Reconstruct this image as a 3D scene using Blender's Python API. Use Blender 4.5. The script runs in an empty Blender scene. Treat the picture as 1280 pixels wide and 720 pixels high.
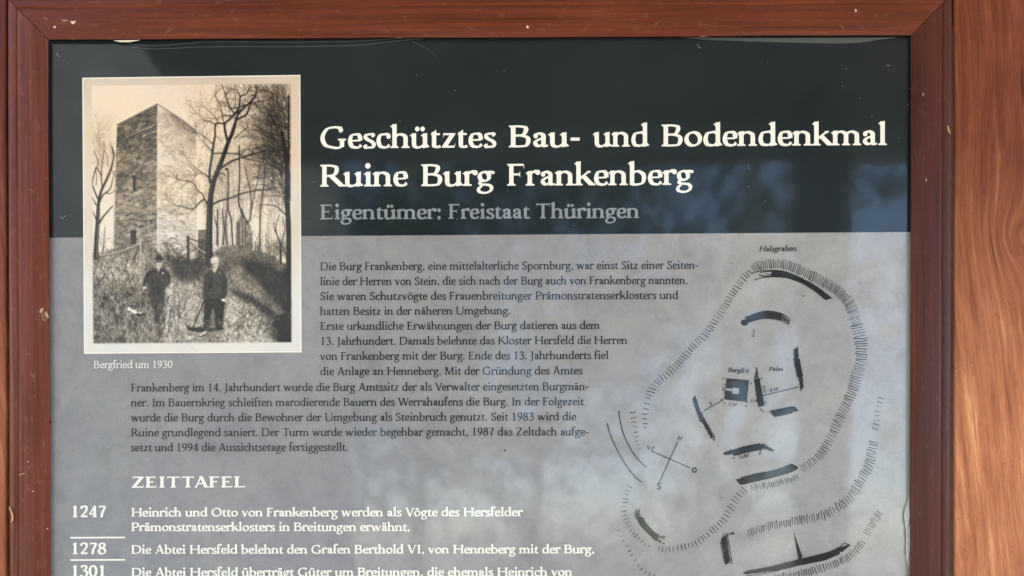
import bpy, bmesh, math, random
import numpy as np
from mathutils import Vector
from mathutils.geometry import delaunay_2d_cdt

random.seed(7); rng = np.random.default_rng(7)
scene = bpy.context.scene
COL = scene.collection

# ---------------------------------------------------------------- camera
CY = 690                        # the lens looks square at the board 330 mm below the middle of the picture (cropped frame)
D = 0.924                       # camera to poster, metres (26 mm lens: 1 mm of poster = 1 pixel of a 1280 wide frame)
cam_d = bpy.data.cameras.new('camera'); cam = bpy.data.objects.new('camera', cam_d); COL.objects.link(cam)
cam_d.sensor_width = 36; cam_d.lens = 36*924/1280; cam_d.clip_start = .02; cam_d.clip_end = 900
cam_d.shift_y = (CY-360)/1280; cam.location = (0, -D, (360-CY)*.001); cam.rotation_euler = (math.pi/2, 0, 0)
scene.camera = cam

# ---------------------------------------------------------------- light
SUN_EL, SUN_AZ = math.radians(48), math.radians(28)     # the sun stands behind the board: its face is in open shade
world = bpy.data.worlds.new('World'); scene.world = world; world.use_nodes = True
wn = world.node_tree.nodes; wl = world.node_tree.links
sky = wn.new('ShaderNodeTexSky'); sky.sky_type = 'NISHITA'; sky.sun_disc = False
sky.sun_elevation = SUN_EL; sky.sun_rotation = SUN_AZ
bg = wn['Background']; bg.inputs['Strength'].default_value = .12
wl.new(sky.outputs[0], bg.inputs['Color'])
sd = bpy.data.lights.new('sun', 'SUN'); sd.energy = 4.5; sd.angle = math.radians(.5); sd.color = (1, .95, .87)
sun = bpy.data.objects.new('sun', sd); COL.objects.link(sun)
sdir = Vector((math.sin(SUN_AZ)*math.cos(SUN_EL), math.cos(SUN_AZ)*math.cos(SUN_EL), math.sin(SUN_EL)))
sun.rotation_euler = sdir.to_track_quat('Z', 'Y').to_euler(); sun.location = sdir*8
scene.view_settings.view_transform = 'Standard'; scene.view_settings.look = 'None'
scene.view_settings.exposure = 2.86; scene.view_settings.gamma = 1
scene.cycles.use_denoising = True
scene.cycles.max_bounces = 8; scene.cycles.diffuse_bounces = 4

# ---------------------------------------------------------------- helpers
def lin(c):
    return tuple(((v/255)/12.92 if v/255 <= .04045 else ((v/255+.055)/1.055)**2.4) for v in c)

def P(px, py, d=0.):
    """a point px, py (mm right and down from the photo window's corner as it falls on the poster) on a plane d metres in front of the poster"""
    s = (D-d)/D*.001
    return ((px-640)*s, -d, (360-CY)*.001+(CY-py)*s)

def mesh_obj(name, verts, faces, mat, parent=None, smooth=False):
    me = bpy.data.meshes.new(name); me.from_pydata([tuple(v) for v in verts], [], [tuple(f) for f in faces]); me.update()
    o = bpy.data.objects.new(name, me); COL.objects.link(o)
    if mat: me.materials.append(mat)
    if parent: o.parent = parent; o.matrix_parent_inverse.identity()
    if smooth:
        for p in me.polygons: p.use_smooth = True
    return o

def thing(name, label, cat, loc=(0, 0, 0), group=None):
    o = bpy.data.objects.new(name, None); COL.objects.link(o); o.location = loc; o.empty_display_size = .05
    return tag(o, label, cat, group)

def tag(o, label, cat, group=None):
    o['label'] = label; o['category'] = cat
    if group: o['group'] = group
    return o

class Mat:
    """small node-graph writer"""
    def __init__(s, name, rough=.5, ior=1.5):
        s.m = bpy.data.materials.new(name); s.m.use_nodes = True
        s.n = s.m.node_tree.nodes; s.l = s.m.node_tree.links; s.b = s.n['Principled BSDF']
        s.b.inputs['Roughness'].default_value = rough; s.b.inputs['IOR'].default_value = ior
    def node(s, t, **k):
        n = s.n.new(t)
        for a, v in k.items():
            if a.startswith('i_'):
                n.inputs[int(a[2:]) if a[2:].isdigit() else a[2:].replace('_', ' ')].default_value = v
            else: setattr(n, a, v)
        return n
    def link(s, a, b): s.l.new(a, b)
    def coords(s, scale=(1, 1, 1), loc=(0, 0, 0), kind='Object'):
        t = s.node('ShaderNodeTexCoord'); m = s.node('ShaderNodeMapping')
        m.inputs['Scale'].default_value = scale; m.inputs['Location'].default_value = loc
        s.link(t.outputs[kind], m.inputs[0]); return m.outputs[0]
    def noise(s, vec, scale, detail=4, rough=.55, dist=0.):
        n = s.node('ShaderNodeTexNoise'); n.inputs['Scale'].default_value = scale; n.inputs['Detail'].default_value = detail
        n.inputs['Roughness'].default_value = rough; n.inputs['Distortion'].default_value = dist
        s.link(vec, n.inputs['Vector']); return n.outputs['Fac']
    def ramp(s, fac, stops, interp='LINEAR'):
        r = s.node('ShaderNodeValToRGB'); e = r.color_ramp.elements; r.color_ramp.interpolation = interp
        while len(e) < len(stops): e.new(.5)
        for q, (p, c) in zip(e, stops): q.position = p; q.color = (*c, 1) if len(c) == 3 else c
        s.link(fac, r.inputs[0]); return r.outputs[0]
    def mix(s, a, b, fac, mode='MIX'):
        m = s.node('ShaderNodeMix', data_type='RGBA', blend_type=mode)
        for sock, v in ((m.inputs[0], fac), (m.inputs[6], a), (m.inputs[7], b)):
            if hasattr(v, 'links'): s.link(v, sock)
            else: sock.default_value = v if not isinstance(v, tuple) else ((*v, 1) if len(v) == 3 else v)
        return m.outputs[2]
    def math(s, op, a, b=0.):
        m = s.node('ShaderNodeMath', operation=op)
        for sock, v in ((m.inputs[0], a), (m.inputs[1], b)):
            if hasattr(v, 'links'): s.link(v, sock)
            else: sock.default_value = v
        return m.outputs[0]
    def col(s, c):
        if hasattr(c, 'links'): s.link(c, s.b.inputs['Base Color'])
        else: s.b.inputs['Base Color'].default_value = (*c, 1)
        return s
    def bump(s, h, strength=.2, dist=.001, coat=False):
        b = s.node('ShaderNodeBump'); b.inputs['Strength'].default_value = strength; b.inputs['Distance'].default_value = dist
        s.link(h, b.inputs['Height']); s.link(b.outputs[0], s.b.inputs['Normal'])
        return s
# ---------------------------------------------------------------- the place in front of the board (seen in its gloss)
def mat_ground():
    m = Mat('ground_earth', .9); c = m.coords()
    n = m.noise(c, .7, 6); n2 = m.noise(c, 14, 5)
    col = m.mix(m.ramp(n, [(.30, (.12, .12, .07)), (.45, (.25, .21, .14)), (.75, (.33, .28, .20))]), m.ramp(n2, [(.3, (.5, .5, .5)), (.7, (1.2, 1.2, 1.2))]), .6, 'MULTIPLY')
    return m.col(col).bump(n2, .4, .02).m
GZ = -1.83
def ground_z(y):                       # a level terrace, then the castle hill drops towards the valley
    return GZ if y > -6 else (GZ-(-6-y)*.42 if y > -60 else GZ-22.7)
gy = [60, 2, -2, -4, -6, -8, -14, -25, -60, -400]
g = mesh_obj('ground', [(x, y, ground_z(y)) for y in gy for x in (-300, 300)], [(2*i, 2*i+2, 2*i+3, 2*i+1) for i in range(len(gy)-1)], mat_ground())
g['kind'] = 'structure'

def mat_wood_dark(name, c0, c1, axis):
    m = Mat(name, .6); sc = [55, 55, 55]; sc[axis] = 2
    n = m.noise(m.coords(tuple(sc)), 1, 5, .6, .4)
    return m.col(m.ramp(n, [(.3, c0), (.7, c1)])).bump(n, .3, .002).m
ROOFM = mat_wood_dark('roof_board_wood', (.11, .105, .10), (.19, .18, .17), 1)
TIMB = mat_wood_dark('timber_wood', (.03, .02, .013), (.07, .042, .025), 2)

def box(x0, x1, y0, y1, z0, z1):
    v = [(x, y, z) for z in (z0, z1) for y in (y0, y1) for x in (x0, x1)]
    f = [(0, 2, 3, 1), (4, 5, 7, 6), (0, 1, 5, 4), (2, 6, 7, 3), (0, 4, 6, 2), (1, 3, 7, 5)]
    return v, f
EAVE_Y, EAVE_Z = -1.5, .955
sh = thing('shelter_roof', 'dark boarded shelter roof over the notice board', 'roof', (0, 0, .6))
def part(name, b, m, parent):
    o = mesh_obj(name, [(x-parent.location.x, y-parent.location.y, z-parent.location.z) for x, y, z in b[0]], b[1], m, parent)
    return o
rv = []; rf = []
nb = 18; XL, XR = -.95, 3.4
for i in range(nb):                      # boards running from wall to eave, sloping down to the eave
    a = XL+(XR-XL)*i/nb; b = XL+(XR-XL)*(i+1)/nb-.002
    base = len(rv)
    for y, z in ((.35, 1.56), (EAVE_Y, EAVE_Z+.12)):
        rv += [(a, y, z), (b, y, z), (a, y, z+.025), (b, y, z+.025)]
    rf += [tuple(base+k for k in f) for f in ((0, 1, 5, 4), (2, 6, 7, 3), (0, 4, 6, 2), (1, 3, 7, 5), (0, 2, 3, 1), (4, 5, 7, 6))]
part('roof_boards', (rv, rf), ROOFM, sh)
dk = ([(x, y, z+.03) for y, z in ((.36, 1.56), (EAVE_Y-.05, EAVE_Z+.12)) for x in (XL-.03, XR+.03)]); dk += [(x, y, z+.02) for x, y, z in dk]
part('roof_deck', (dk, [(0, 1, 3, 2), (4, 6, 7, 5), (0, 2, 6, 4), (1, 5, 7, 3), (0, 4, 5, 1), (2, 3, 7, 6)]), ROOFM, sh)
part('fascia', box(XL-.02, XR, EAVE_Y-.03, EAVE_Y, EAVE_Z, EAVE_Z+.16), ROOFM, sh)
part('rafter', box(XL-.02, XL+.06, EAVE_Y+.002, .3, EAVE_Z+.03, EAVE_Z+.118), ROOFM, sh)
part('post', box(.915, 1.04, EAVE_Y+.03, EAVE_Y+.16, GZ, EAVE_Z+.11), TIMB, sh)

def mat_leaf(name, c):
    m = Mat(name, .6); n = m.noise(m.coords(), 2.5, 3)
    return m.col(m.ramp(n, [(.3, tuple(v*.6 for v in c)), (.7, tuple(v*1.5 for v in c))])).m
LEAFS = [mat_leaf('leaf_green', (.045, .065, .028)), mat_leaf('leaf_olive', (.06, .07, .035)), mat_leaf('leaf_dark', (.025, .04, .025))]
BARK = mat_wood_dark('bark', (.03, .024, .018), (.09, .075, .06), 2)

def tube(pts, rad, seg=7):
    v, f = [], []
    for i, p in enumerate(pts):
        p = Vector(p); t = (Vector(pts[min(i+1, len(pts)-1)])-Vector(pts[max(i-1, 0)])).normalized()
        a = t.orthogonal().normalized(); b = t.cross(a)
        for k in range(seg):
            q = 2*math.pi*k/seg; v.append(p+(a*math.cos(q)+b*math.sin(q))*rad[i])
        if i:
            o = (i-1)*seg
            f += [(o+k, o+(k+1) % seg, o+seg+(k+1) % seg, o+seg+k) for k in range(seg)]
    n = len(v); f.append(tuple(range(seg))[::-1]); f.append(tuple(range(n-seg, n)))
    return [tuple(x) for x in v], f

def tree(label, x, y, h, r, leafm, lean=0., crown0=.35, n=1700, ls=.17, tr=.16):
    t = thing('broadleaf_tree', label, 'tree', (x, y, ground_z(y)-.1), 'trees facing the notice board')
    rr = random.Random(int(x*100+y*7))
    V, F = [], []
    def add(a):
        b = len(V); V.extend(a[0]); F.extend(tuple(b+i for i in q) for q in a[1])
    trunk = [(lean*k*h/6+rr.uniform(-.05, .05), rr.uniform(-.05, .05), k*h*.9/6) for k in range(7)]
    add(tube(trunk, [tr*(1-.13*k) for k in range(7)]))
    tips = []
    for i in range(16):
        k = rr.uniform(crown0*.8, .85); p = Vector((lean*k*h, 0, k*h*.9)); an = rr.uniform(0, 6.28)
        L = r*rr.uniform(.6, 1)*(1.1-.6*abs(k-.5)); q = p+Vector((math.cos(an)*L, math.sin(an)*L, L*rr.uniform(.2, .7)))
        mid = (p+q)/2+Vector((0, 0, .12*L)); add(tube([p, mid, q], [tr*.42*(1.1-k), tr*.25*(1.1-k), .012], 5)); tips += [mid, q]
    tips.append(Vector((lean*h, 0, h*.92)))
    mesh_obj('trunk', V, F, BARK, t)
    LV, LF = [], []
    for i in range(n):
        c = rr.choice(tips); d = Vector((rr.gauss(0, 1), rr.gauss(0, 1), rr.gauss(0, .7)))*r*.24
        p = c+d; u = Vector((rr.gauss(0, 1), rr.gauss(0, 1), rr.gauss(0, 1))).normalized(); w = u.orthogonal().normalized()
        s = ls*rr.uniform(.6, 1.4); b = len(LV)
        LV += [tuple(p-u*s), tuple(p+w*s*.5), tuple(p+u*s), tuple(p-w*s*.5)]; LF.append((b, b+1, b+2, b+3))
    mesh_obj('crown', LV, LF, leafm, t)
    return t
TREES = [
 ('broad leafy tree next to the added wall', -1.7, -11, 15.0, 2.7, 0, .03, .38, 3600, .15),
 ('tall leafy tree in the middle of the wood edge', .3, -13, 16.5, 2.7, 1, .03, .38, 3000, .16),
 ('leaning tree nearest to the notice board', 2.0, -9, 11.0, 1.9, 0, .14, .45, 480, .19),
 ('second leaning tree with a thin crown', 2.9, -12, 13.5, 2.2, 1, .18, .45, 420, .24),
 ('low bushy tree under the leaning trees', 3.4, -14, 7.4, 2.1, 2, 0, .25, 650, .14),
 ('low broad tree at the right end of the terrace', 9.8, -12, 6.2, 2.0, 0, -.05, .3, 700, .16),
 ('dark tree standing farthest from the notice board', 1.2, -22, 11.0, 2.6, 2, 0, .25, 900, .18),
]
for lb, x, y, h, r, k, ln, c0, nl, tr_ in TREES:
    tree(lb, x, y, h, r, LEAFS[k], ln, c0, nl, .15, tr_)

# unseen sunlit wall, added to brighten the left of the header's gloss
m = Mat('added_wall_masonry', .9); bt = m.node('ShaderNodeTexBrick'); bt.inputs['Scale'].default_value = 2.2; bt.inputs['Mortar Size'].default_value = .02
m.link(m.coords((1, 1, 1), kind='UV'), bt.inputs[0])
for k, c in (('Color1', (.075, .082, .082)), ('Color2', (.115, .118, .115)), ('Mortar', (.13, .135, .13))): bt.inputs[k].default_value = (*c, 1)
nz = m.noise(m.coords(), 3, 5); m.col(m.mix(bt.outputs[0], m.ramp(nz, [(.3, (.7, .7, .7)), (.7, (1.15, 1.15, 1.15))]), .7, 'MULTIPLY')).bump(nz, .6, .05)
rw = random.Random(9); RV, RF = [], []
nxw = 24
for i in range(nxw+1):
    x = -9.0+(-1.55+9.0)*i/nxw; top_ = 4.6+.5*math.sin(i*.9)+rw.uniform(-.35, .35)-(2.2 if i == nxw else 0)
    RV += [(x, -5.2, GZ-.2), (x, -5.2, top_), (x, -6.2, top_+.1), (x, -6.2, GZ-.6)]
for i in range(nxw):
    for k in range(3): RF.append((4*i+k, 4*i+k+1, 4*i+5+k, 4*i+4+k))
RF += [(0, 1, 2, 3), (4*nxw+3, 4*nxw+2, 4*nxw+1, 4*nxw)]
rwo = mesh_obj('added_bright_wall', RV, RF, m.m); uvw = rwo.data.uv_layers.new(name='UVMap')
for l in rwo.data.loops:
    c = rwo.data.vertices[l.vertex_index].co; uvw.data[l.index].uv = (c.x, c.z)
bm = bmesh.new(); bm.from_mesh(rwo.data); bmesh.ops.recalc_face_normals(bm, faces=bm.faces); bm.to_mesh(rwo.data); bm.free()
tag(rwo, 'unseen sunlit masonry wall added to brighten the left of the header gloss', 'wall')
# ---------------------------------------------------------------- lettering
# A humanist book face drawn with a broad pen: every glyph is a set of pen
# strokes, stems and bracketed serifs; 1000 units to the em, x-height 400.
def cr(pts, n=9):
    """Catmull-Rom curve through pts"""
    p = [np.array(q, float) for q in pts]
    if len(p) < 3:
        return p
    out = []
    ext = [2*p[0]-p[1]] + p + [2*p[-1]-p[-2]]
    for i in range(len(p)-1):
        a, b, c, d = ext[i:i+4]
        for t in np.linspace(0, 1, n, endpoint=False):
            out.append(.5*((2*b)+(-a+c)*t+(2*a-5*b+4*c-d)*t*t+(-a+3*b-3*c+d)*t**3))
    out.append(p[-1])
    return out

def hull(pts):
    pts = sorted(set((round(float(a), 3), round(float(b), 3)) for a, b in pts))
    if len(pts) < 3:
        return pts
    def half(ps):
        r = []
        for q in ps:
            while len(r) > 1 and (r[-1][0]-r[-2][0])*(q[1]-r[-2][1])-(r[-1][1]-r[-2][1])*(q[0]-r[-2][0]) <= 1e-9:
                r.pop()
            r.append(q)
        return r
    lo, up = half(pts), half(pts[::-1])
    return lo[:-1]+up[:-1]

class Glyph:
    def __init__(g, S, H, k):
        g.S, g.H, g.k, g.f, g.adv = S, H, k, [], 0
    def poly(g, pts, raw=False):
        h = hull(pts if raw else [(x*g.k, y) for x, y in pts])
        if len(h) > 2:
            g.f.append(h)
    def pen(g, pts, al=14, s=1., h=1., taper=None, n=9, lin=False):
        P = [(x*g.k, y) for x, y in pts]
        P = [np.array(q, float) for q in P] if lin else cr(P, n)
        a = math.radians(al); m = len(P); L = []
        for i in range(m):
            t = P[min(i+1, m-1)]-P[max(i-1, 0)]
            th = math.atan2(t[1], t[0])
            w = math.hypot(g.S*s*math.sin(th-a), g.H*h*math.cos(th-a))
            if taper:
                u = i/(m-1)
                w *= taper[0]+(taper[1]-taper[0])*u
            nrm = np.array((-math.sin(th), math.cos(th)))
            L.append((P[i]+nrm*w/2, P[i]-nrm*w/2))
        for i in range(m-1):
            g.poly([L[i][0], L[i][1], L[i+1][1], L[i+1][0]], True)
    def stem(g, x, y0, y1, s=1.):
        c = x*g.k; w = g.S*s/2
        g.poly([(c-w, y0), (c+w, y0), (c+w, y1), (c-w, y1)], True)
    def foot(g, x, y=0, d=1, l=None, r=None, s=1.):
        """bracketed serif at a stem's end; d=1 foot, -1 head"""
        c = x*g.k; w = g.S*s/2; h = g.H*.72
        e = 26+g.S*.24
        l = e if l is None else l; r = e if r is None else r
        g.poly([(c-w-l, y), (c+w+r, y), (c+w+r*.96, y+d*h), (c-w-l*.96, y+d*h)], True)
        for sgn, q in ((-1, l), (1, r)):
            if q < 4: continue
            b = min(q*.9, 36)
            x0, x1 = c+sgn*w, c+sgn*(w+q*.8)
            xm = c+sgn*(w+q*.26)
            g.poly([(x0, y+d*h*.5), (x1, y+d*h*.9), (xm, y+d*(h+b*.28)), (x0, y+d*(h+b*.28))], True)
            g.poly([(x0, y+d*h), (xm, y+d*(h+b*.28)), (x0, y+d*(h+b))], True)
    def flag(g, x, y):
        c = x*g.k; w = g.S/2; e = 34+g.S*.18
        g.poly([(c+w, y+14), (c-w-e, y-48), (c-w-e+3, y-48-g.H*.35), (c-w, y-48-g.H*.6), (c+w, y-110)], True)
        g.poly([(c-w-e*.5, y-48-g.H*.5), (c-w, y-48-g.H*.6), (c-w, y-62-g.H*1.1)], True)
    def bar(g, x0, x1, y, t=1.):
        h = g.H*t/2
        g.poly([(x0*g.k, y-h), (x1*g.k, y-h), (x1*g.k, y+h), (x0*g.k, y+h)], True)
    def dot(g, x, y, r=None):
        r = (g.S*.6+6) if r is None else r
        g.poly([(x*g.k+r*math.cos(t), y+r*math.sin(t)) for t in np.linspace(0, 2*math.pi, 12, endpoint=False)], True)
    def diag(g, x0, y0, x1, y1, t):
        sl = math.hypot(x1*g.k-x0*g.k, y1-y0)/abs(y1-y0); w = t*sl/2
        a, b = x0*g.k, x1*g.k
        g.poly([(a-w, y0), (a+w, y0), (b+w, y1), (b-w, y1)], True)
    def bowl(g, cx, cy, rx, ry, a0=0, a1=360, al=14, s=1., h=1.):
        n = max(8, int(abs(a1-a0)/9))
        pts = [(cx+rx*math.cos(math.radians(t)), cy+ry*math.sin(math.radians(t))) for t in np.linspace(a0, a1, n)]
        g.pen(pts, al, s, h, lin=True)

XH, CAP, ASC, DES = 400, 600, 655, -205
def build_glyph(ch, S, H, k):
    g = Glyph(S, H, k); h = H/2; o = 8; w = S/2
    top, bot = XH+o-h, -o+h
    ctop, cbot = CAP+o-h, -o+h
    def terminal(x, y, r=.62): g.dot(x, y, S*r)
    c = ch
    uml = c in 'äöüÄÖÜ'
    if uml: c = {'ä':'a','ö':'o','ü':'u','Ä':'A','Ö':'O','Ü':'U'}[c]
    if c == 'a':
        g.adv = 425
        g.pen([(88,300),(110,352),(190,top-4),(268,top-40),(292,290),(292,120),(300,50),(345,bot+12),(405,45)])
        g.pen([(290,248),(190,215),(105,160),(92,95),(150,bot+20),(220,40),(292,95)])
        g.dot(96,306,S*.5)
        if uml: g.dot(135,520,S*.45+10); g.dot(270,520,S*.45+10)
    elif c == 'b':
        g.adv = 505; g.stem(95,20,ASC); g.flag(95,ASC)
        g.pen([(95,290),(170,365),(275,top-5),(390,300),(415,190),(375,65),(260,bot),(150,20),(95,60)])
        g.poly([(95-w/k,60),(95+w/k,60),(95+w/k,20),(95-w/k+4,-8)])
    elif c == 'c':
        g.adv = 410; g.pen([(350,318),(310,372),(235,top),(120,350),(72,200),(120,60),(225,bot),(310,30),(368,88)])
        g.dot(345,316,S*.5)
    elif c == 'd':
        g.adv = 510; g.stem(400,30,ASC); g.flag(400,ASC)
        g.pen([(400,330),(320,385),(240,top),(125,345),(75,195),(115,60),(215,bot+4),(310,35),(400,110)])
        g.poly([(400-w/k,70),(400+w/k,110),(400+w/k+55,42),(400+w/k+52,22),(400-w/k,-12)])
    elif c == 'e':
        g.adv = 415
        g.pen([(80,205),(350,215)],al=4,lin=True,h=.85)
        g.pen([(348,212),(342,300),(300,368),(225,top),(120,350),(72,200),(120,60),(225,bot),(310,30),(372,90)])
    elif c == 'f':
        g.adv = 290; g.stem(110,20,560); g.foot(110)
        g.pen([(110,540),(125,620),(180,ASC-5),(245,ASC-8),(300,ASC-45)])
        g.dot(296,ASC-48,S*.5); g.bar(35,255,XH-h+2)
    elif c == 'g':
        g.adv = 450; g.bowl(200,258,122,XH+o-h-258)
        g.pen([(140,150),(95,110),(85,65),(140,38),(240,32),(330,15),(385,-45),(365,-125),(280,-180),(180,-192),(80,-165),(45,-105),(75,-45),(140,-2)],s=.82)
        g.pen([(285,350),(340,375),(400,372),(440,366)],al=0,h=1.3); g.dot(430,362,S*.34)
    elif c in 'hn':
        y = ASC if c == 'h' else XH
        g.adv = 525; g.stem(95,0,y); g.flag(95,y); g.foot(95)
        g.pen([(95,280),(170,355),(265,top-6),(365,top-50),(395,260),(395,0)],lin=False); g.foot(395); g.stem(395,0,240)
    elif c == 'i':
        g.adv = 260; g.stem(130,0,XH); g.flag(130,XH); g.foot(130); g.dot(122,565,S*.5+14)
    elif c == 'j':
        g.adv = 250; g.stem(125,-60,XH); g.flag(125,XH); g.pen([(125,-50),(110,-140),(50,-195),(-20,-185)]); g.dot(122,565,S*.5+14)
    elif c == 'k':
        g.adv = 495; g.stem(95,0,ASC); g.flag(95,ASC); g.foot(95)
        g.diag(95,150,370,385,H*.95); g.diag(455,10,215,265,S)
        g.foot(370,XH-4,-1,50,50,s=.1); g.foot(450,0,1,20,45)
    elif c == 'l':
        g.adv = 255; g.stem(127,0,ASC); g.flag(127,ASC); g.foot(127)
    elif c == 'm':
        g.adv = 790; g.stem(95,0,XH); g.flag(95,XH)
        for x in (95,380,665): g.foot(x)
        for x in (95,380):
            g.pen([(x,280),(x+70,355),(x+160,top-6),(x+255,top-50),(x+285,260),(x+285,0)]); g.stem(x+285,0,240)
    elif c == 'o':
        g.adv = 495; g.bowl(247,200,178,top-200,al=18)
        if uml: g.dot(180,520,S*.45+10); g.dot(315,520,S*.45+10)
    elif c == 'p':
        g.adv = 515; g.stem(100,DES,XH); g.flag(100,XH); g.foot(100,DES)
        g.pen([(100,295),(180,365),(285,top-5),(395,310),(425,200),(385,70),(280,bot),(180,14),(100,60)])
    elif c == 'q':
        g.adv = 505; g.stem(400,DES,XH); g.foot(400,DES)
        g.pen([(400,350),(320,388),(240,top),(125,345),(75,195),(115,60),(215,bot+4),(310,35),(400,110)])
    elif c == 'r':
        g.adv = 355; g.stem(95,0,XH); g.flag(95,XH); g.foot(95,0,1,None,44+S*.25)
        g.pen([(95,275),(150,345),(215,388),(275,top-6),(320,372)],al=30); g.dot(312,362,S*.56)
    elif c == 's':
        g.adv = 355; g.pen([(300,322),(262,378),(185,top),(95,360),(82,290),(150,228),(240,180),(300,110),(270,28),(180,bot),(90,20),(58,88)],s=.95)
        g.poly([(300-14,372),(300+8,372),(305,300),(288,300)]); g.poly([(58-8,30),(58+14,30),(72,105),(54,105)])
    elif c == 't':
        g.adv = 310; g.pen([(120,420),(118,120),(130,50),(185,bot+6),(250,22),(290,55)]); g.stem(120,110,430)
        g.bar(40,280,XH-h+2); g.poly([(120-w/k,395),(120+w/k,395),(120+w/k,490),(120+w/k-14,490),(45,XH-10)])
    elif c == 'u':
        g.adv = 520; g.stem(95,120,XH); g.flag(95,XH); g.stem(395,40,XH); g.flag(395,XH)
        g.pen([(95,180),(105,70),(165,20),(240,16),(320,50),(395,115)])
        g.poly([(395-w/k,60),(395+w/k,100),(395+w/k+60,42),(395+w/k+57,22),(395-w/k,-10)])
        if uml: g.dot(185,520,S*.45+10); g.dot(330,520,S*.45+10)
    elif c in 'vy':
        g.adv = 460
        g.diag(85,XH-10,235,0,S); 
        if c == 'v': g.diag(380,XH-10,235,0,H*1.05); g.poly([(235-w/k,10),(235+w/k,10),(235+8,-14),(235-8,-14)])
        else: g.diag(380,XH-10,150,-190,H*1.1); g.dot(130,-180,S*.5)
        g.foot(80,XH,-1,38,44,s=.7); g.foot(385,XH,-1,50,38,s=.25)
    elif c == 'w':
        g.adv = 715
        g.diag(85,XH-10,215,0,S); g.diag(350,XH-10,215,0,H*1.05); g.diag(350,XH-10,485,0,S); g.diag(630,XH-10,485,0,H*1.05)
        g.foot(80,XH,-1,38,44,s=.7); g.foot(345,XH,-1,44,30,s=.5); g.foot(635,XH,-1,50,38,s=.25)
    elif c == 'x':
        g.adv = 460; g.diag(90,XH-8,365,8,S); g.diag(355,XH-8,95,8,H)
        for x,y,d,s in ((85,XH,-1,.7),(360,XH,-1,.2),(370,0,1,.7),(95,0,1,.2)): g.foot(x,y,d,36,40,s=s)
    elif c == 'z':
        g.adv = 415; g.bar(60,350,XH-h); g.bar(45,360,h); g.diag(330,XH-6,75,6,S*.95)
        g.poly([(60,XH),(78,XH),(62,290),(50,290)]); g.poly([(362,0),(345,0),(372,115),(384,115)])
    elif c == 'ß':
        g.adv = 520; g.stem(95,0,520); g.foot(95); g.pen([(95,500),(130,610),(220,ASC),(320,600),(320,490),(250,400),(330,300),(420,200),(400,60),(300,bot),(220,30)])
    elif c == 'A':
        g.adv = 675; g.diag(105,8,325,CAP+10,H*1.1); g.diag(560,8,325,CAP+22,S); g.bar(175,475,210)
        g.foot(100,0,1,55,55,s=.2); g.foot(568,0,1,50,50,s=.9)
    elif c == 'B':
        g.adv = 600; g.stem(125,0,CAP); g.foot(125,0,1,None,0); g.foot(125,CAP,-1,None,0)
        g.pen([(125,ctop-6),(300,ctop-6),(430,540),(445,455),(380,350),(260,322),(125,320)],al=6)
        g.pen([(125,322),(310,322),(470,275),(510,170),(450,50),(300,cbot+6),(125,cbot+6)],al=6)
    elif c == 'C':
        g.adv = 670; g.pen([(585,455),(530,555),(390,ctop),(190,525),(75,310),(150,95),(370,cbot),(520,40),(600,135)],al=12)
        g.poly([(575,600),(592,600),(598,440),(580,440)])
    elif c == 'D':
        g.adv = 735; g.stem(125,0,CAP); g.foot(125,0,1,None,0); g.foot(125,CAP,-1,None,0)
        g.pen([(125,ctop-6),(330,ctop-8),(560,510),(645,310),(560,95),(330,cbot+8),(125,cbot+6)],al=6)
    elif c in 'EFL':
        g.adv = {'E':560,'F':525,'L':530}[c]
        g.stem(125,0,CAP); g.foot(125,0,1,None,0 if c != 'F' else None); g.foot(125,CAP,-1,None,0 if c != 'L' else None)
        if c != 'L':
            g.bar(125,455,CAP-h); g.poly([(455,CAP),(438,CAP),(462,475),(474,475)]); g.bar(125,360,310)
            g.poly([(362,385),(350,385),(338,310),(350,235),(362,235)])
        if c != 'F':
            X1 = 490
            g.bar(125,X1,h); g.poly([(X1,0),(X1-22,0),(X1+10,140),(X1+24,140)])
    elif c == 'G':
        g.adv = 745; g.pen([(590,460),(530,555),(390,ctop),(190,525),(75,310),(150,95),(380,cbot),(500,14),(610,60)],al=12)
        g.poly([(580,605),(597,605),(604,440),(586,440)]); g.stem(600,40,250); g.foot(600,265,-1)
    elif c == 'H':
        g.adv = 780
        for x in (130,650): g.stem(x,0,CAP); g.foot(x); g.foot(x,CAP,-1)
        g.bar(130,650,312)
    elif c == 'I':
        g.adv = 330; g.stem(165,0,CAP); g.foot(165); g.foot(165,CAP,-1)
    elif c == 'J':
        g.adv = 325; g.stem(170,0,CAP); g.foot(170,CAP,-1); g.pen([(170,60),(155,-60),(95,-130),(20,-150)])
    elif c == 'K':
        g.adv = 670; g.stem(125,0,CAP); g.foot(125); g.foot(125,CAP,-1)
        g.diag(150,270,510,CAP-8,H); g.diag(620,6,265,370,S); g.foot(515,CAP,-1,60,60,s=.1); g.foot(620,0,1,24,50)
    elif c == 'M':
        g.adv = 860; g.diag(130,8,165,CAP,H*1.2); g.diag(165,CAP,420,20,S); g.diag(690,CAP,420,20,H*1.1); g.diag(735,8,690,CAP,S)
        g.foot(130,0,1,55,55,s=.3); g.foot(737,0); g.foot(150,CAP,-1,50,0,s=.8); g.foot(700,CAP,-1,0,50,s=.8)
    elif c == 'N':
        g.adv = 775; g.stem(140,0,CAP,.5); g.stem(640,0,CAP,.5); g.diag(140,CAP,640,-10,S)
        g.foot(140,0,1,60,60,s=.4); g.foot(640,CAP,-1,60,60,s=.4); g.foot(130,CAP,-1,55,0,s=.6)
    elif c == 'O':
        g.adv = 770; g.bowl(385,300,302,ctop-300,al=14)
    elif c == 'P':
        g.adv = 555; g.stem(125,0,CAP); g.foot(125); g.foot(125,CAP,-1,None,0)
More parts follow.
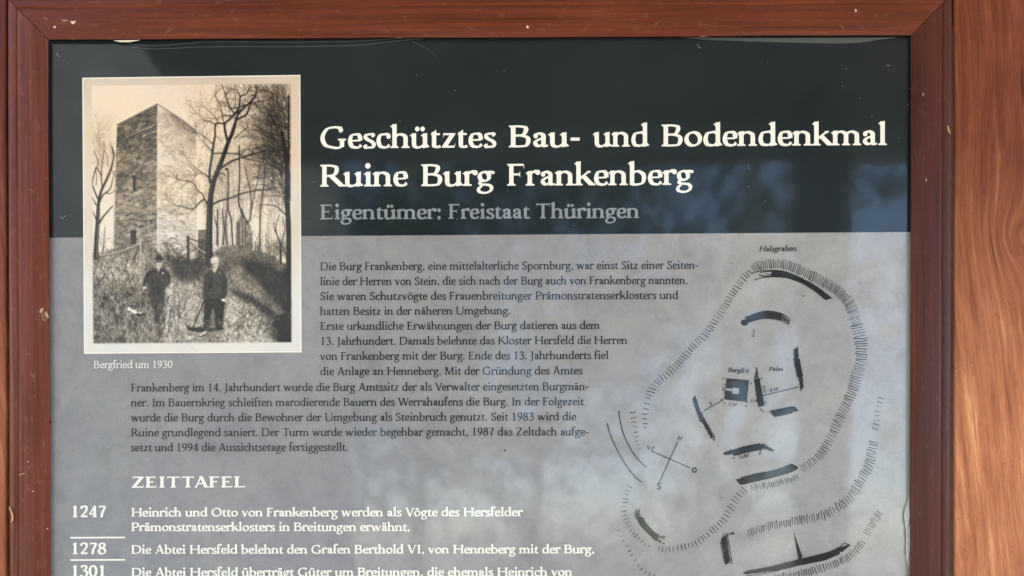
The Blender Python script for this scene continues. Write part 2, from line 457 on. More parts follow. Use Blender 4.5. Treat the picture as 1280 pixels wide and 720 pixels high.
        g.pen([(125,ctop-6),(300,ctop-6),(450,530),(475,430),(410,300),(280,258),(170,272)],al=6)
    elif c == 'R':
        g.adv = 640; g.stem(125,0,CAP); g.foot(125); g.foot(125,CAP,-1,None,0)
        g.pen([(125,ctop-6),(290,ctop-6),(425,535),(450,445),(395,335),(260,296),(125,292)],al=6)
        g.diag(600,6,290,310,S); g.foot(602,0,1,10,52)
    elif c == 'S':
        g.adv = 480; g.pen([(395,475),(345,560),(245,ctop),(125,540),(95,440),(175,345),(315,265),(400,160),(360,45),(230,cbot),(120,30),(75,130)],s=.98)
        g.poly([(385,600),(402,600),(408,460),(390,460)]); g.poly([(62,0),(80,0),(82,145),(64,145)])
    elif c == 'T':
        g.adv = 640; g.stem(320,0,CAP); g.foot(320); g.bar(50,590,CAP-h)
        g.poly([(50,CAP+8),(72,CAP+8),(52,465),(38,465)]); g.poly([(590,CAP+8),(568,CAP+8),(588,465),(602,465)])
    elif c == 'U':
        g.adv = 740; g.stem(130,200,CAP); g.foot(130,CAP,-1); g.stem(620,200,CAP,.5); g.foot(620,CAP,-1,60,60,s=.45)
        g.pen([(130,220),(150,90),(250,20),(370,cbot),(510,30),(600,110),(620,230)],al=24)
        if uml: g.dot(290,720,S*.45+10); g.dot(450,720,S*.45+10)
    elif c == 'V':
        g.adv = 655; g.diag(100,CAP-10,335,-8,S); g.diag(560,CAP-10,335,-8,H*1.1); g.foot(95,CAP,-1,48,52,s=.8); g.foot(565,CAP,-1,58,48,s=.25)
    elif c == 'W':
        g.adv = 950; g.diag(95,CAP-10,290,-8,S); g.diag(480,CAP-10,290,-8,H*1.1); g.diag(480,CAP-10,660,-8,S); g.diag(855,CAP-10,660,-8,H*1.1)
        g.foot(90,CAP,-1,48,52,s=.8); g.foot(475,CAP,-1,50,30,s=.6); g.foot(860,CAP,-1,58,48,s=.25)
    elif c == 'Z':
        g.adv = 610; g.bar(75,530,CAP-h); g.bar(55,545,h); g.diag(505,CAP-6,95,6,S)
        g.poly([(75,CAP),(98,CAP),(75,455),(60,455)]); g.poly([(548,0),(525,0),(560,160),(575,160)])
    elif c == '0': g.adv = 480; g.bowl(240,300,172,ctop-300,al=4)
    elif c == '1': g.adv = 480; g.stem(245,0,CAP); g.foot(245,0,1,70,70); g.poly([(245-w/k,CAP-90),(245+w/k,CAP-90),(245+w/k,CAP+10),(245+w/k-12,CAP+10),(120,CAP-60),(122,CAP-60-H*.8)])
    elif c == '2':
        g.adv = 480; g.pen([(85,440),(125,555),(235,ctop),(350,540),(375,430),(300,270),(85,40)],al=18); g.bar(70,415,H*.72,1.4); g.poly([(412,0),(395,0),(420,120),(434,120)])
    elif c == '3':
        g.adv = 480; g.pen([(90,480),(140,565),(235,ctop),(340,540),(345,430),(270,345),(180,320)]); g.pen([(180,325),(310,310),(395,215),(380,90),(270,8),(150,cbot),(70,40)])
        g.dot(78,48,S*.42)
    elif c == '4':
        g.adv = 480; g.stem(325,0,CAP); g.bar(40,440,165); g.diag(65,165,325,CAP,H*1.1); g.foot(325,0,1,45,45)
    elif c == '5':
        g.adv = 480; g.pen([(120,340),(240,372),(360,310),(392,200),(340,60),(210,cbot),(80,40)]); g.bar(130,390,CAP-S*.25,S*.5/H); g.diag(115,335,140,CAP,H*1.1); g.dot(86,46,S*.42)
    elif c == '6':
        g.adv = 480; g.pen([(390,CAP),(220,510),(95,330),(90,170),(160,30),(250,cbot),(370,70),(390,200),(330,330),(230,355),(120,290)])
    elif c == '7':
        g.adv = 480; g.bar(75,420,CAP-S*.25,S*.5/H); g.pen([(415,CAP-30),(330,400),(250,220),(205,0)],al=10); g.poly([(75,CAP),(92,CAP),(80,455),(62,455)])
    elif c == '8':
        g.adv = 480; g.bowl(240,455,130,ctop-455); g.bowl(240,165,165,165-cbot)
    elif c == '9':
        g.adv = 480; g.pen([(90,0),(260,90),(385,270),(390,430),(320,570),(230,ctop),(110,530),(90,400),(150,270),(250,245),(360,310)])
    elif c == '.': g.adv = 230; g.dot(115,42,S*.5+12)
    elif c == ',': g.adv = 230; g.dot(115,42,S*.5+12); g.pen([(140,40),(138,-30),(85,-95)],taper=(1,.3))
    elif c == ':': g.adv = 240; g.dot(120,42,S*.5+12); g.dot(120,350,S*.5+12)
    elif c == '-': g.adv = 300; g.bar(35,265,215,1.55)
    else: g.adv = 250
    g.adv *= k
    return g

def inside_any(p, polys):
    x, y = p
    for h in polys:
        if all((b[0]-a[0])*(y-a[1])-(b[1]-a[1])*(x-a[0]) >= -1e-6 for a, b in zip(h, h[1:]+h[:1])):
            return True
    return False
_glyphs = {}
def glyph(ch, face):
    """triangulated union of a glyph's strokes -> verts, faces, advance"""
    key = (ch, face)
    if key not in _glyphs:
        g = build_glyph(ch, *face)
        vs, fs = [], []
        for f in g.f:
            fs.append(list(range(len(vs), len(vs)+len(f)))); vs += [Vector(p) for p in f]
        if vs:
            r = delaunay_2d_cdt(vs, [], fs, 0, .4)
            V = np.array([(v.x, v.y) for v in r[0]]); F = [tuple(f) for f in r[2] if inside_any(V[list(f)].mean(0), g.f)]
            used = sorted({i for f in F for i in f}); rk = {i: k for k, i in enumerate(used)}
            V = V[used]; F = [tuple(rk[i] for i in f) for f in F]
        else:
            V, F = np.zeros((0, 2)), []
        _glyphs[key] = (V, F, g.adv)
    return _glyphs[key]

REGULAR = (98, 54, 1.0)
MEDIUM = (116, 66, 1.0)
BOLD = (130, 56, 1.1)
HEAVY = (156, 66, 1.12)
SEMI = (140, 68, 1.08)

KERN = {'TA': -95, 'AT': -70, 'Tu': -60, 'Ve': -70, 'Vo': -70, 'Vö': -60, 'We': -60, 'AF': -20, 'TT': -12, 'rn': 14, 'ra': 8, 'Fr': -25, 'Fo': -30}
class Flat:
    """collects flat ink shapes in board millimetres (x right, y down, origin top left of the photo window)"""
    def __init__(s): s.v, s.f, s.h, s.k = [], [], [], 0
    def add(s, V, F):
        b = len(s.v); s.v += [tuple(p) for p in V]; s.h += [(s.k % 160)*1.5e-6]*len(V); s.k += 1; s.f += [tuple(b+i for i in f) for f in F]
    def text(s, txt, x0, x1, yb, xh, face, slope=0., shear=0., track=0., yx=None):
        """one line from x0 to x1 on baseline yb (at x0), x-height xh mm; words spread to fill the measure"""
        u = xh/XH
        words = txt.split(' ')
        wid = [(sum(glyph(c, face)[2]+track for c in w_)+sum(KERN.get(w_[i:i+2], 0) for i in range(len(w_))))*u for w_ in words]
        sp = (250*face[2])*u
        n = len(words)-1
        tot = sum(wid)
        if x1 is None: kx = 1.
        else:
            want = x1-x0
            kx = want/(tot+sp*n)
            kk = max(.80, min(1.08, kx))
            if n: sp = (want-tot*kk)/n; kx = kk
        x = x0
        sy = 1. if yx is None else yx
        for w_, wd in zip(words, wid):
            for ci, c in enumerate(w_):
                V, F, a = glyph(c, face); a += KERN.get(w_[ci:ci+2], 0)
                if len(V):
                    X = x+(V[:, 0]+V[:, 1]*shear)*u*kx
                    Y = yb-V[:, 1]*u*sy+(X-x0)*slope
                    s.add(np.stack([X, Y], 1), F)
                x += (a+track)*u*kx
            x += sp
    def line(s, pts, w, taper=None, smooth=False):
        P = cr(pts, 8) if smooth else [np.array(p, float) for p in pts]
        m = len(P); L = []
        for i in range(m):
            t = P[min(i+1, m-1)]-P[max(i-1, 0)]; t = t/(np.hypot(*t)+1e-9)
            ww = w*(1 if not taper else taper[0]+(taper[1]-taper[0])*i/(m-1))/2
            L.append((P[i]+np.array((-t[1], t[0]))*ww, P[i]-np.array((-t[1], t[0]))*ww))
        V = [p for q in L for p in q]
        s.add(V, [(2*i, 2*i+1, 2*i+3, 2*i+2) for i in range(m-1)])
    def poly(s, pts): s.add(pts, [tuple(range(len(pts)))])
# ---------------------------------------------------------------- wood
def uvs(o, fn):
    uv = o.data.uv_layers.new(name='grain'); me = o.data
    for l in me.loops: uv.data[l.index].uv = fn(me.vertices[l.vertex_index].co)

def mat_frame(name, tint):
    m = Mat(name, .55); m.b.inputs['Specular IOR Level'].default_value = .22
    t = m.node('ShaderNodeUVMap', uv_map='grain'); mp = m.node('ShaderNodeMapping'); mp.inputs['Scale'].default_value = (3, 90, 1); m.link(t.outputs[0], mp.inputs[0])
    n = m.noise(mp.outputs[0], 1.6, 6, .6, .35)
    mp2 = m.node('ShaderNodeMapping'); mp2.inputs['Scale'].default_value = (5, 420, 1); m.link(t.outputs[0], mp2.inputs[0])
    f = m.noise(mp2.outputs[0], 1.2, 4, .6, .2)
    mp3 = m.node('ShaderNodeMapping'); mp3.inputs['Scale'].default_value = (7, 16, 1); m.link(t.outputs[0], mp3.inputs[0])
    b = m.noise(mp3.outputs[0], 1, 3)
    c = m.ramp(n, [(.28, lin((80, 39, 26))), (.5, lin((98, 49, 32))), (.72, lin((112, 60, 40)))])
    c = m.mix(c, m.ramp(f, [(.3, (.70, .66, .64)), (.55, (1, 1, 1)), (.75, (1.10, 1.08, 1.06))]), .45, 'MULTIPLY')
    c = m.mix(c, m.ramp(b, [(.3, (.82, .80, .80)), (.7, (1.12, 1.1, 1.08))]), .8, 'MULTIPLY')
    mp4 = m.node('ShaderNodeMapping'); mp4.inputs['Scale'].default_value = (2.2, 300, 1); m.link(t.outputs[0], mp4.inputs[0])
    ln_ = m.noise(mp4.outputs[0], 1.1, 2, .5, .1)
    c = m.mix(c, m.ramp(ln_, [(.34, (.52, .46, .44)), (.40, (1, 1, 1)), (.64, (1, 1, 1)), (.72, (1.35, 1.3, 1.25))]), .6, 'MULTIPLY')
    mp5 = m.node('ShaderNodeMapping'); mp5.inputs['Scale'].default_value = (60, 140, 1); m.link(t.outputs[0], mp5.inputs[0])
    gr = m.noise(mp5.outputs[0], 1, 5, .7, .6)
    c = m.mix(c, lin((150, 122, 110)), m.math('MULTIPLY', m.ramp(gr, [(.58, (0, 0, 0)), (.74, (1, 1, 1))]), .30))
    c = m.mix(c, lin((58, 34, 28)), m.math('MULTIPLY', m.ramp(gr, [(.24, (1, 1, 1)), (.38, (0, 0, 0))]), .40))
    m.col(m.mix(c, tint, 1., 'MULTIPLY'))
    r = m.ramp(b, [(.3, (.40,)*3), (.7, (.56,)*3)]); m.link(r, m.b.inputs['Roughness'])
    m.bump(f, .25, .0006)
    return m.m
FRAME_M = mat_frame('varnished_frame_wood', (1.2, 1.12, .98)); FRAME_D = mat_frame('shade_tinted_frame_wood', (.62, .52, .50))  # darker tint paints the right rail's lack of sheen into its colour

board = thing('notice_board', 'framed castle information board with black header and grey sheet', 'notice board', (0, 0, 0))

# inner edge of the frame as it falls on the poster plane (mm)
IN = {'tl': (60.5, 49.5), 'tr': (1139, 44), 'br': (1136.5, 1010), 'bl': (64, 1010)}
PROFILE = [(6, -.004), (6, .0024), (0, .0027), (0, .0044), (.6, .0050), (2, .0052), (16, .0056), (36.5, .0058), (37.8, .0053), (38.6, .0040), (39.6, .0040), (41, .0049), (44, .0051), (47.5, .0042), (49.5, .0026), (50.5, .000), (50.5, -.03)]
def rail(a, b, na, nb, nseg=60, seed=0, uoff=0, wood=None):
    """sweep the profile from corner a to corner b, mitred"""
    r_ = random.Random(seed); V, F = [], []
    A, B = np.array(IN[a]), np.array(IN[b]); k = len(PROFILE)
    t = (B-A)/np.linalg.norm(B-A)
    out = {'tl': np.array((-1, -1)), 'tr': np.array((1, -1)), 'br': np.array((1, 1)), 'bl': np.array((-1, 1))}
    ph = [r_.uniform(0, 6.28) for _ in range(4)]
    uvl = []
    for i in range(nseg+1):
        s = i/nseg
        for j, (u, d) in enumerate(PROFILE):
            p0 = A+out[a]*u+t*.5; p1 = B+out[b]*u-t*.5
            p = p0*(1-s)+p1*s
            L = np.linalg.norm(B-A)*s
            wob = .35*math.sin(L/90+ph[0])+.2*math.sin(L/37+ph[1])
            nrm = np.array((-t[1], t[0]))
            if 1 < j < len(PROFILE)-1: p = p+nrm*wob*(.6 if j < 5 else .35)
            dd = d+(.00025*math.sin(L/60+ph[2]+u/14) if 4 < j < 14 else 0)
            # the profile is given on the poster plane; carry it to its own depth
            V.append(P(p[0], p[1], 0 if d < 0 else dd) if d >= 0 else (P(p[0], p[1])[0], -d, P(p[0], p[1])[2]))
            uvl.append(((p@t)*.001+uoff, u*.001+(.02 if d < 0 else 0)+uoff*3))
    for i in range(nseg):
        for j in range(k-1):
            q = i*k+j; F.append((q, q+1, q+k+1, q+k))
    F.append(tuple(range(k))); F.append(tuple(nseg*k+j for j in range(k))[::-1])
    o = mesh_obj('frame_rail', V, F, wood or FRAME_M, board, smooth=False)
    uv = o.data.uv_layers.new(name='grain')
    for l in o.data.loops: uv.data[l.index].uv = uvl[l.vertex_index]
    bm = bmesh.new(); bm.from_mesh(o.data); bmesh.ops.recalc_face_normals(bm, faces=bm.faces); bm.to_mesh(o.data); bm.free()
    for p in o.data.polygons: p.use_smooth = True
    o.data.set_sharp_from_angle(angle=math.radians(38))
    return o
r_top = rail('tl', 'tr', 0, 0, seed=1, uoff=.0)
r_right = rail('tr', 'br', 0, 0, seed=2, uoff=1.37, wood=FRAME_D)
r_bot = rail('br', 'bl', 0, 0, seed=3, uoff=2.71)
r_left = rail('bl', 'tl', 0, 0, seed=4, uoff=4.13)

CHIP = Mat('bare_wood_chip', .7).col(lin((226, 196, 170))).m
def chip(parent, pts, d, name='paint_chip', m=None):
    v = [P(x, y, d) for x, y in pts]; n = len(v)
    v2 = [(x, y+.0012, z) for x, y, z in v]
    return mesh_obj(name, v+v2, [tuple(range(n))]+[(i, i+n, (i+1) % n+n, (i+1) % n) for i in range(n)], m or CHIP, parent)
for pts in ([(87.5, 26.6), (95, 26.2), (94, 28), (91.5, 30.2), (89.5, 29.4), (88.5, 28)], [(66.3, 33), (68, 32.2), (69.8, 33.2), (69, 34.8), (67, 34.6)],
            [(657.5, 32.5), (659.5, 31.8), (661.5, 33.4), (660, 35.4), (658, 34.6)], [(1068.6, 12), (1070, 10.8), (1071, 13.2), (1070, 15.6)]):
    chip(r_top, pts, .0061)
CHIP2 = Mat('worn_wood', .7).col(lin((165, 120, 100))).m
for pts in ([(75.5, 25), (83, 24.3), (86, 25.6), (80, 26.8)], [(54.5, 21), (58, 23.2), (59.3, 24.5), (56.5, 23.6)]):
    chip(r_top, pts, .0061, m=CHIP2)
for x, y in ((35, 577), (41, 614), (59, 661)):
    chip(r_left, [(x-.7, y-.4), (x+.5, y-.7), (x+.8, y+.4), (x-.2, y+.8)], .0061)
for x, y in ((1154, 118), (1158, 225)):
    chip(r_right, [(x-.9, y-2.4), (x+.6, y-1.7), (x+.8, y+1.4), (x-.3, y+2.1)], .0061, m=CHIP2)

# ---------------------------------------------------------------- posts with flowing grain
def mat_post(name, seed, tint=(1, 1, 1)):
    m = Mat(name, .6); m.b.inputs['Specular IOR Level'].default_value = .25
    a = m.node('ShaderNodeAttribute', attribute_name='grain'); sx = m.node('ShaderNodeSeparateXYZ'); m.link(a.outputs['Vector'], sx.inputs[0])
    g, al, kn = sx.outputs
    cv = m.node('ShaderNodeCombineXYZ'); m.link(g, cv.inputs[0]); m.link(m.math('MULTIPLY', al, .045), cv.inputs[1]); cv.inputs[2].default_value = seed
    bands = m.noise(cv.outputs[0], 120, 5, .62, .12)
    cv2 = m.node('ShaderNodeCombineXYZ'); m.link(g, cv2.inputs[0]); m.link(m.math('MULTIPLY', al, .04), cv2.inputs[1]); cv2.inputs[2].default_value = seed+3
    fine = m.noise(cv2.outputs[0], 520, 6, .7, .05)
    cv3 = m.node('ShaderNodeCombineXYZ'); m.link(g, cv3.inputs[0]); m.link(m.math('MULTIPLY', al, .035), cv3.inputs[1]); cv3.inputs[2].default_value = seed+9
    crack = m.noise(cv3.outputs[0], 150, 2, .5, 0)
    oc = m.coords(); blot = m.noise(oc, 7, 4)
    c = m.ramp(bands, [(.28, lin((156, 90, 58))), (.42, lin((176, 108, 73))), (.53, lin((192, 122, 84))), (.61, lin((206, 140, 97))), (.68, lin((228, 168, 120))), (.74, lin((186, 116, 78)))])
    cv4 = m.node('ShaderNodeCombineXYZ'); m.link(g, cv4.inputs[0]); m.link(m.math('MULTIPLY', al, .16), cv4.inputs[1]); cv4.inputs[2].default_value = seed+5
    pore = m.noise(cv4.outputs[0], 900, 5, .75, 0)
    c = m.mix(c, m.ramp(pore, [(.32, (.55, .50, .47)), (.46, (1, 1, 1)), (.60, (1, 1, 1)), (.72, (1.3, 1.28, 1.25))]), .55, 'MULTIPLY')
    c = m.mix(c, m.ramp(fine, [(.3, (.58, .52, .48)), (.52, (1, 1, 1)), (.72, (1.22, 1.2, 1.18))]), .75, 'MULTIPLY')
    c = m.mix(c, m.ramp(crack, [(.70, (1, 1, 1)), (.735, (.35, .28, .25))]), .8, 'MULTIPLY')
    c = m.mix(c, m.ramp(blot, [(.3, (.80, .72, .72)), (.7, (1.08, 1.04, 1.0))]), .8, 'MULTIPLY')
    # red stain, heavier towards the head of the post where it has not weathered
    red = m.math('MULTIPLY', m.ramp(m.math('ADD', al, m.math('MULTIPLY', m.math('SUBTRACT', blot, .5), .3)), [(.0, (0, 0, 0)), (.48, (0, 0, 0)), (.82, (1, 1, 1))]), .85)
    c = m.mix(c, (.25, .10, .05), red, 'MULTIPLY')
    c = m.mix(c, lin((92, 56, 40)), kn)
    v = m.node('ShaderNodeTexVoronoi'); v.inputs['Scale'].default_value = 170; m.link(oc, v.inputs['Vector'])
    spots = m.math('MULTIPLY', m.math('LESS_THAN', v.outputs['Distance'], .16), m.math('GREATER_THAN', m.noise(oc, 16, 2), .60))
    c = m.mix(c, lin((70, 40, 34)), m.math('MULTIPLY', spots, .75))
    m.col(m.mix(c, tint, 1., 'MULTIPLY')); m.bump(m.math('ADD', m.math('MULTIPLY', bands, .6), m.math('MULTIPLY', fine, .6)), .5, .0014)
    return m.m

def post(name, label, x0, x1, y0, y1, d, knots, seed, thick=.12, tint=(1, 1, 1)):
    """a squared timber: front face as a fine sheet that carries its grain, rounded arrises, sides and back"""
    nx, ny = max(14, int((x1-x0)/2.2)), 420
    V, F, G = [], [], []
    for j in range(ny+1):
        y = y0+(y1-y0)*j/ny
        for i in range(nx+1):
            u = i/nx; x = x0+(x1-x0)*u
            e = min(x-x0, x1-x)
            dep = d-(.0022*(1-min(e/4, 1))**2)
            wv = .00025*math.sin(y/70+x/30)
            psi = x; kn = 0.
            for kx, ky, R, ax in knots:
                dx, dy = x-kx, (y-ky)/ax
                r2 = dx*dx+dy*dy
                if r2 > R*R: psi -= R*R*dx/r2
                else: psi = kx+(math.sqrt(r2)-R)*.8
                kn = max(kn, math.exp(-r2/(R*R*.12))*.7)
            psi -= .09*max(0, y-250)*(.4+.6*(x-x0)/(x1-x0))+.025*y
            psi += 4*math.sin(y/260+seed)+1.3*math.sin(y/95+x/60+seed)+.5*math.sin(y/31+x/23)
            V.append(P(x, y, dep+wv)); G.append((psi*.001, (1000-y)*.001, kn))
    for j in range(ny):
        for i in range(nx):
            q = j*(nx+1)+i; F.append((q, q+nx+1, q+nx+2, q+1))
    # sides and back
    n0 = len(V); 
    for j in (0, ny):
        for i in (0, nx):
            p = V[j*(nx+1)+i]; V.append((p[0], thick, p[2])); G.append(G[j*(nx+1)+i])
    L = [j*(nx+1) for j in range(ny+1)]; R_ = [j*(nx+1)+nx for j in range(ny+1)]
    F.append(tuple(L)+(n0+2, n0)); F.append(tuple(R_[::-1])+(n0+1, n0+3))
    F.append(tuple(range(nx, -1, -1))+(n0, n0+1)); F.append(tuple(ny*(nx+1)+i for i in range(nx+1))+(n0+3, n0+2)); F.append((n0, n0+2, n0+3, n0+1))
    o = mesh_obj(name, V, F, mat_post(name+'_wood', seed, tint), None)
    at = o.data.attributes.new('grain', 'FLOAT_VECTOR', 'POINT'); at.data.foreach_set('vector', np.array(G, np.float32).ravel())
    return o
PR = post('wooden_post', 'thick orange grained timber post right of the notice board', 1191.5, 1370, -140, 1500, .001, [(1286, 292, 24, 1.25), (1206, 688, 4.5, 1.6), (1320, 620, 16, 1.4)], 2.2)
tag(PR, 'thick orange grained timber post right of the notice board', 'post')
PL = post('wooden_post', 'reddish timber post showing as a thin strip left of the notice board', -150, 8.2, -140, 1500, .001, [(-50, 300, 20, 1.3)], 5.1, tint=(.72, .62, .66))
tag(PL, 'reddish timber post showing as a thin strip left of the notice board', 'post')

# back wall the board is fixed to
BW = Mat('wall_board_wood', .7); nn = BW.noise(BW.coords((2, 40, 60)), 1, 5); BW.col(BW.ramp(nn, [(.3, lin((50, 26, 18))), (.7, lin((92, 52, 36)))]))
b = box(-1.2, 1.2, .032, .06, -1.2, .95)
wall = mesh_obj('plank_wall', b[0], b[1], BW.m); tag(wall, 'dark plank wall glimpsed in the gaps behind the notice board', 'wall')
# ---------------------------------------------------------------- poster
GLOSS = .06
def finish(m, c, coord=None):
    """satin laminate over print: a faintly uneven clear surface"""
    oc = m.coords(); w = m.noise(oc, 9, 2); w2 = m.noise(oc, 90, 3)
    m.col(c); m.b.inputs['Roughness'].default_value = GLOSS
    m.bump(m.math('ADD', w, m.math('MULTIPLY', w2, .06)), .08, .004)
    return m.m
def mat_grey():
    m = Mat('grey_printed_sheet'); o = m.coords()
    n = m.noise(o, 5.5, 8, .68, .9); n2 = m.noise(o, 26, 6, .65, .8); n3 = m.noise(o, 240, 3, .6)
    v = m.node('ShaderNodeTexVoronoi'); v.inputs['Scale'].default_value = 95; v.inputs['Randomness'].default_value = 1; m.link(o, v.inputs['Vector'])
    c = m.ramp(n, [(.30, lin((145, 144, 148))), (.46, lin((151, 149, 152))), (.60, lin((157, 155, 156))), (.76, lin((164, 161, 160)))])
    c = m.mix(c, m.ramp(n2, [(.28, (.74, .75, .76)), (.5, (1, 1, 1)), (.72, (1.14, 1.13, 1.11))]), .62, 'MULTIPLY')
    c = m.mix(c, m.ramp(n3, [(.3, (.92, .92, .92)), (.7, (1.06, 1.06, 1.06))]), .7, 'MULTIPLY')
    patch = m.noise(o, 11, 3)
    sp = m.math('MULTIPLY', m.math('LESS_THAN', v.outputs['Distance'], .10), m.math('GREATER_THAN', patch, .52))
    c = m.mix(c, (.22, .22, .23), m.math('MULTIPLY', sp, .55))
    sm = m.ramp(m.noise(o, 34, 5, .7, 1.2), [(.60, (0, 0, 0)), (.74, (1, 1, 1))])
    c = m.mix(c, lin((118, 120, 122)), m.math('MULTIPLY', sm, .34))
    ps = m.ramp(m.noise(o, 17, 7, .72, 1.6), [(.56, (0, 0, 0)), (.64, (1, 1, 1))]); c = m.mix(c, lin((176, 176, 176)), m.math('MULTIPLY', ps, .22))
    sx = m.node('ShaderNodeSeparateXYZ'); m.link(o, sx.inputs[0])     # reflected light growing from left to right, put into the sheet's colour
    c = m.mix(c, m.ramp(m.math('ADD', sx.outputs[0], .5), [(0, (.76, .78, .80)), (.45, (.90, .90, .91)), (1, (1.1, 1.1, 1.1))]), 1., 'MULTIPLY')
    return finish(m, c)
def mat_ink(name, c, var=.12):
    m = Mat(name); n = m.noise(m.coords(), 60, 4)
    return finish(m, m.ramp(n, [(.3, tuple(v*(1-var) for v in c)), (.7, tuple(v*(1+var) for v in c))]))
def mat_header():
    m = Mat('black_header_print'); o = m.coords()
    n = m.noise(o, 5, 5); v = m.node('ShaderNodeTexVoronoi'); v.inputs['Scale'].default_value = 60; m.link(o, v.inputs['Vector'])
    c = m.ramp(n, [(.3, lin((30, 37, 40))), (.7, lin((39, 46, 50)))])
    dust = m.math('MULTIPLY', m.math('LESS_THAN', v.outputs['Distance'], .06), m.math('GREATER_THAN', m.noise(o, 7, 2), .5))
    c = m.mix(c, lin((120, 124, 126)), m.math('MULTIPLY', dust, .5))
    return finish(m, c)
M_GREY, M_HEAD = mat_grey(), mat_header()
M_WHITE = mat_ink('cream_ink', lin((242, 238, 230)), .03)
M_DARK = mat_ink('charcoal_ink', lin((40, 41, 44)))
M_OWNER = mat_ink('grey_ink', lin((140, 144, 150)))
M_PLAN = mat_ink('plan_ink', lin((44, 45, 47)), .2)

def sheet(name, quad, lift, m, parent, thick=.0001, nx=1, ny=1):
    """flat sheet over a quad given in mm: tl, tr, br, bl"""
    V, F = [], []
    a, b, c, d = [np.array(q, float) for q in quad]
    for j in range(ny+1):
        for i in range(nx+1):
            u, w = i/nx, j/ny
            p = (a*(1-u)+b*u)*(1-w)+(d*(1-u)+c*u)*w; V.append(P(p[0], p[1], lift))
    for j in range(ny):
        for i in range(nx):
            q = j*(nx+1)+i; F.append((q, q+nx+1, q+nx+2, q+1))
    return mesh_obj(name, V, F, m, parent)
bk = box(-.60, .62, .0015, .012, -.66, .33)
mesh_obj('backing_board', bk[0], bk[1], BW.m, board)
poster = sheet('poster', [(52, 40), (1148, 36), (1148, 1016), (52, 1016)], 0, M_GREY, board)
header = sheet('header_band', [(54, 41), (1138.5, 37), (1138.5, 290.0), (54, 297.2)], .00018, M_HEAD, poster)

L_INK = .00036
def ink(name, fl, m, lift=L_INK):
    V = [P(x, y, lift+h) for (x, y), h in zip(fl.v, fl.h)]
    o = mesh_obj(name, V, fl.f, m, poster)
    bm = bmesh.new(); bm.from_mesh(o.data)
    for f in bm.faces:
        if f.normal.y > 0: f.normal_flip()
    bm.to_mesh(o.data); bm.free()
    return o
def words(fl, lst, y0, xa, y1, xb, xh, face):
    """words at measured places: (text, left, right); baseline y0 at xa to y1 at xb"""
    sl = (y1-y0)/(xb-xa)
    for w_, a, b_ in lst:
        # fit the ink, not the advance: drop side bearings
        V0 = glyph(w_[0], face)[0][:, 0].min(); g1 = glyph(w_[-1], face); V1 = g1[2]-g1[0][:, 0].max()
        u = xh/XH
        nat = sum(glyph(c, face)[2] for c in w_)
        k = (b_-a)/((nat-V0-V1)*u)
        x = a-V0*u*k
        for c in w_:
            V, F, ad = glyph(c, face)
            if len(V):
                X = x+V[:, 0]*u*k; fl.add(np.stack([X, y0+(X-xa)*sl-V[:, 1]*u], 1), F)
            x += ad*u*k
t = Flat()
words(t, [('Geschütztes', 400.5, 620.5), ('Bau-', 636, 724.5), ('und', 741, 811.3), ('Bodendenkmal', 827, 1108.5)], 185.6, 400, 181.3, 1108, 18.2, BOLD)
words(t, [('Ruine', 400.3, 510), ('Burg', 526.5, 618.4), ('Frankenberg', 634, 867)], 233.3, 400, 231, 867, 18.2, BOLD)
ink('heading_lettering', t, M_WHITE)
t = Flat()
words(t, [('Eigentümer:', 400.3, 551), ('Freistaat', 560.6, 662.6), ('Thüringen', 670, 799)], 274.2, 400, 272.4, 799, 12.3, BOLD)
ink('owner_lettering', t, M_OWNER)

t = Flat()
BODY = [
 ('Die Burg Frankenberg, eine mittelalterliche Spornburg, war einst Sitz einer Seiten-', 400, 873, 337.8, 336.0),
 ('linie der Herren von Stein, die sich nach der Burg auch von Frankenberg nannten.', 400, 860, 356.5, 355.0),
 ('Sie waren Schutzvögte des Frauenbreitunger Prämonstratenserklosters und', 400, 848, 375.1, 373.7),
 ('hatten Besitz in der näheren Umgebung.', 400, 638.5, 393.8, 392.8),
 ('Erste urkundliche Erwähnungen der Burg datieren aus dem', 400, 750, 412.4, 411.3),
 ('13. Jahrhundert. Damals belehnte das Kloster Hersfeld die Herren', 400, 784.5, 431.2, 430),
 ('von Frankenberg mit der Burg. Ende des 13. Jahrhunderts fiel', 400, 761, 449.9, 448.8),
 ('die Anlage an Henneberg. Mit der Gründung des Amtes', 400, 728.5, 468.9, 467.9),
 ('Frankenberg im 14. Jahrhundert wurde die Burg Amtssitz der als Verwalter eingesetzten Burgmän-', 163.5, 736, 489.4, 487.7),
 ('ner. Im Bauernkrieg schleiften marodierende Bauern des Werrahaufens die Burg. In der Folgezeit', 163.5, 730, 508.1, 506.5),
 ('wurde die Burg durch die Bewohner der Umgebung als Steinbruch genutzt. Seit 1983 wird die', 163.5, 720.5, 526.9, 525.4),
 ('Ruine grundlegend saniert. Der Turm wurde wieder begehbar gemacht, 1987 das Zeltdach aufge-', 163.5, 736, 545.5, 544.2),
 ('setzt und 1994 die Aussichtsetage fertiggestellt.', 163.5, 435.5, 564.1, 563.5)]
for s_, a, b_, ya, yb in BODY:
    t.text(s_, a, b_, ya, 6.55, REGULAR, slope=(yb-ya)/(b_-a))
ink('paragraph_lettering', t, M_DARK)
t = Flat(); t.text('Bergfried um 1930', 116.8, 215.8, 460.2, 6.1, REGULAR, slope=-.003)
ink('caption_lettering', t, mat_ink('pale_caption_ink', lin((222, 220, 214)), .03))
t = Flat(); t.text('ZEITTAFEL', 164, 308, 609.6, 9.2, HEAVY, slope=-.003, track=28)
ink('timeline_heading', t, M_WHITE)
for s_, y in (('1247', 646.6), ('1278', 692.8), ('1301', 721.0)):
    t = Flat(); t.text(s_, 88.2, 133.2, y, 9.6, HEAVY); ink('year_lettering', t, M_WHITE)
t = Flat()
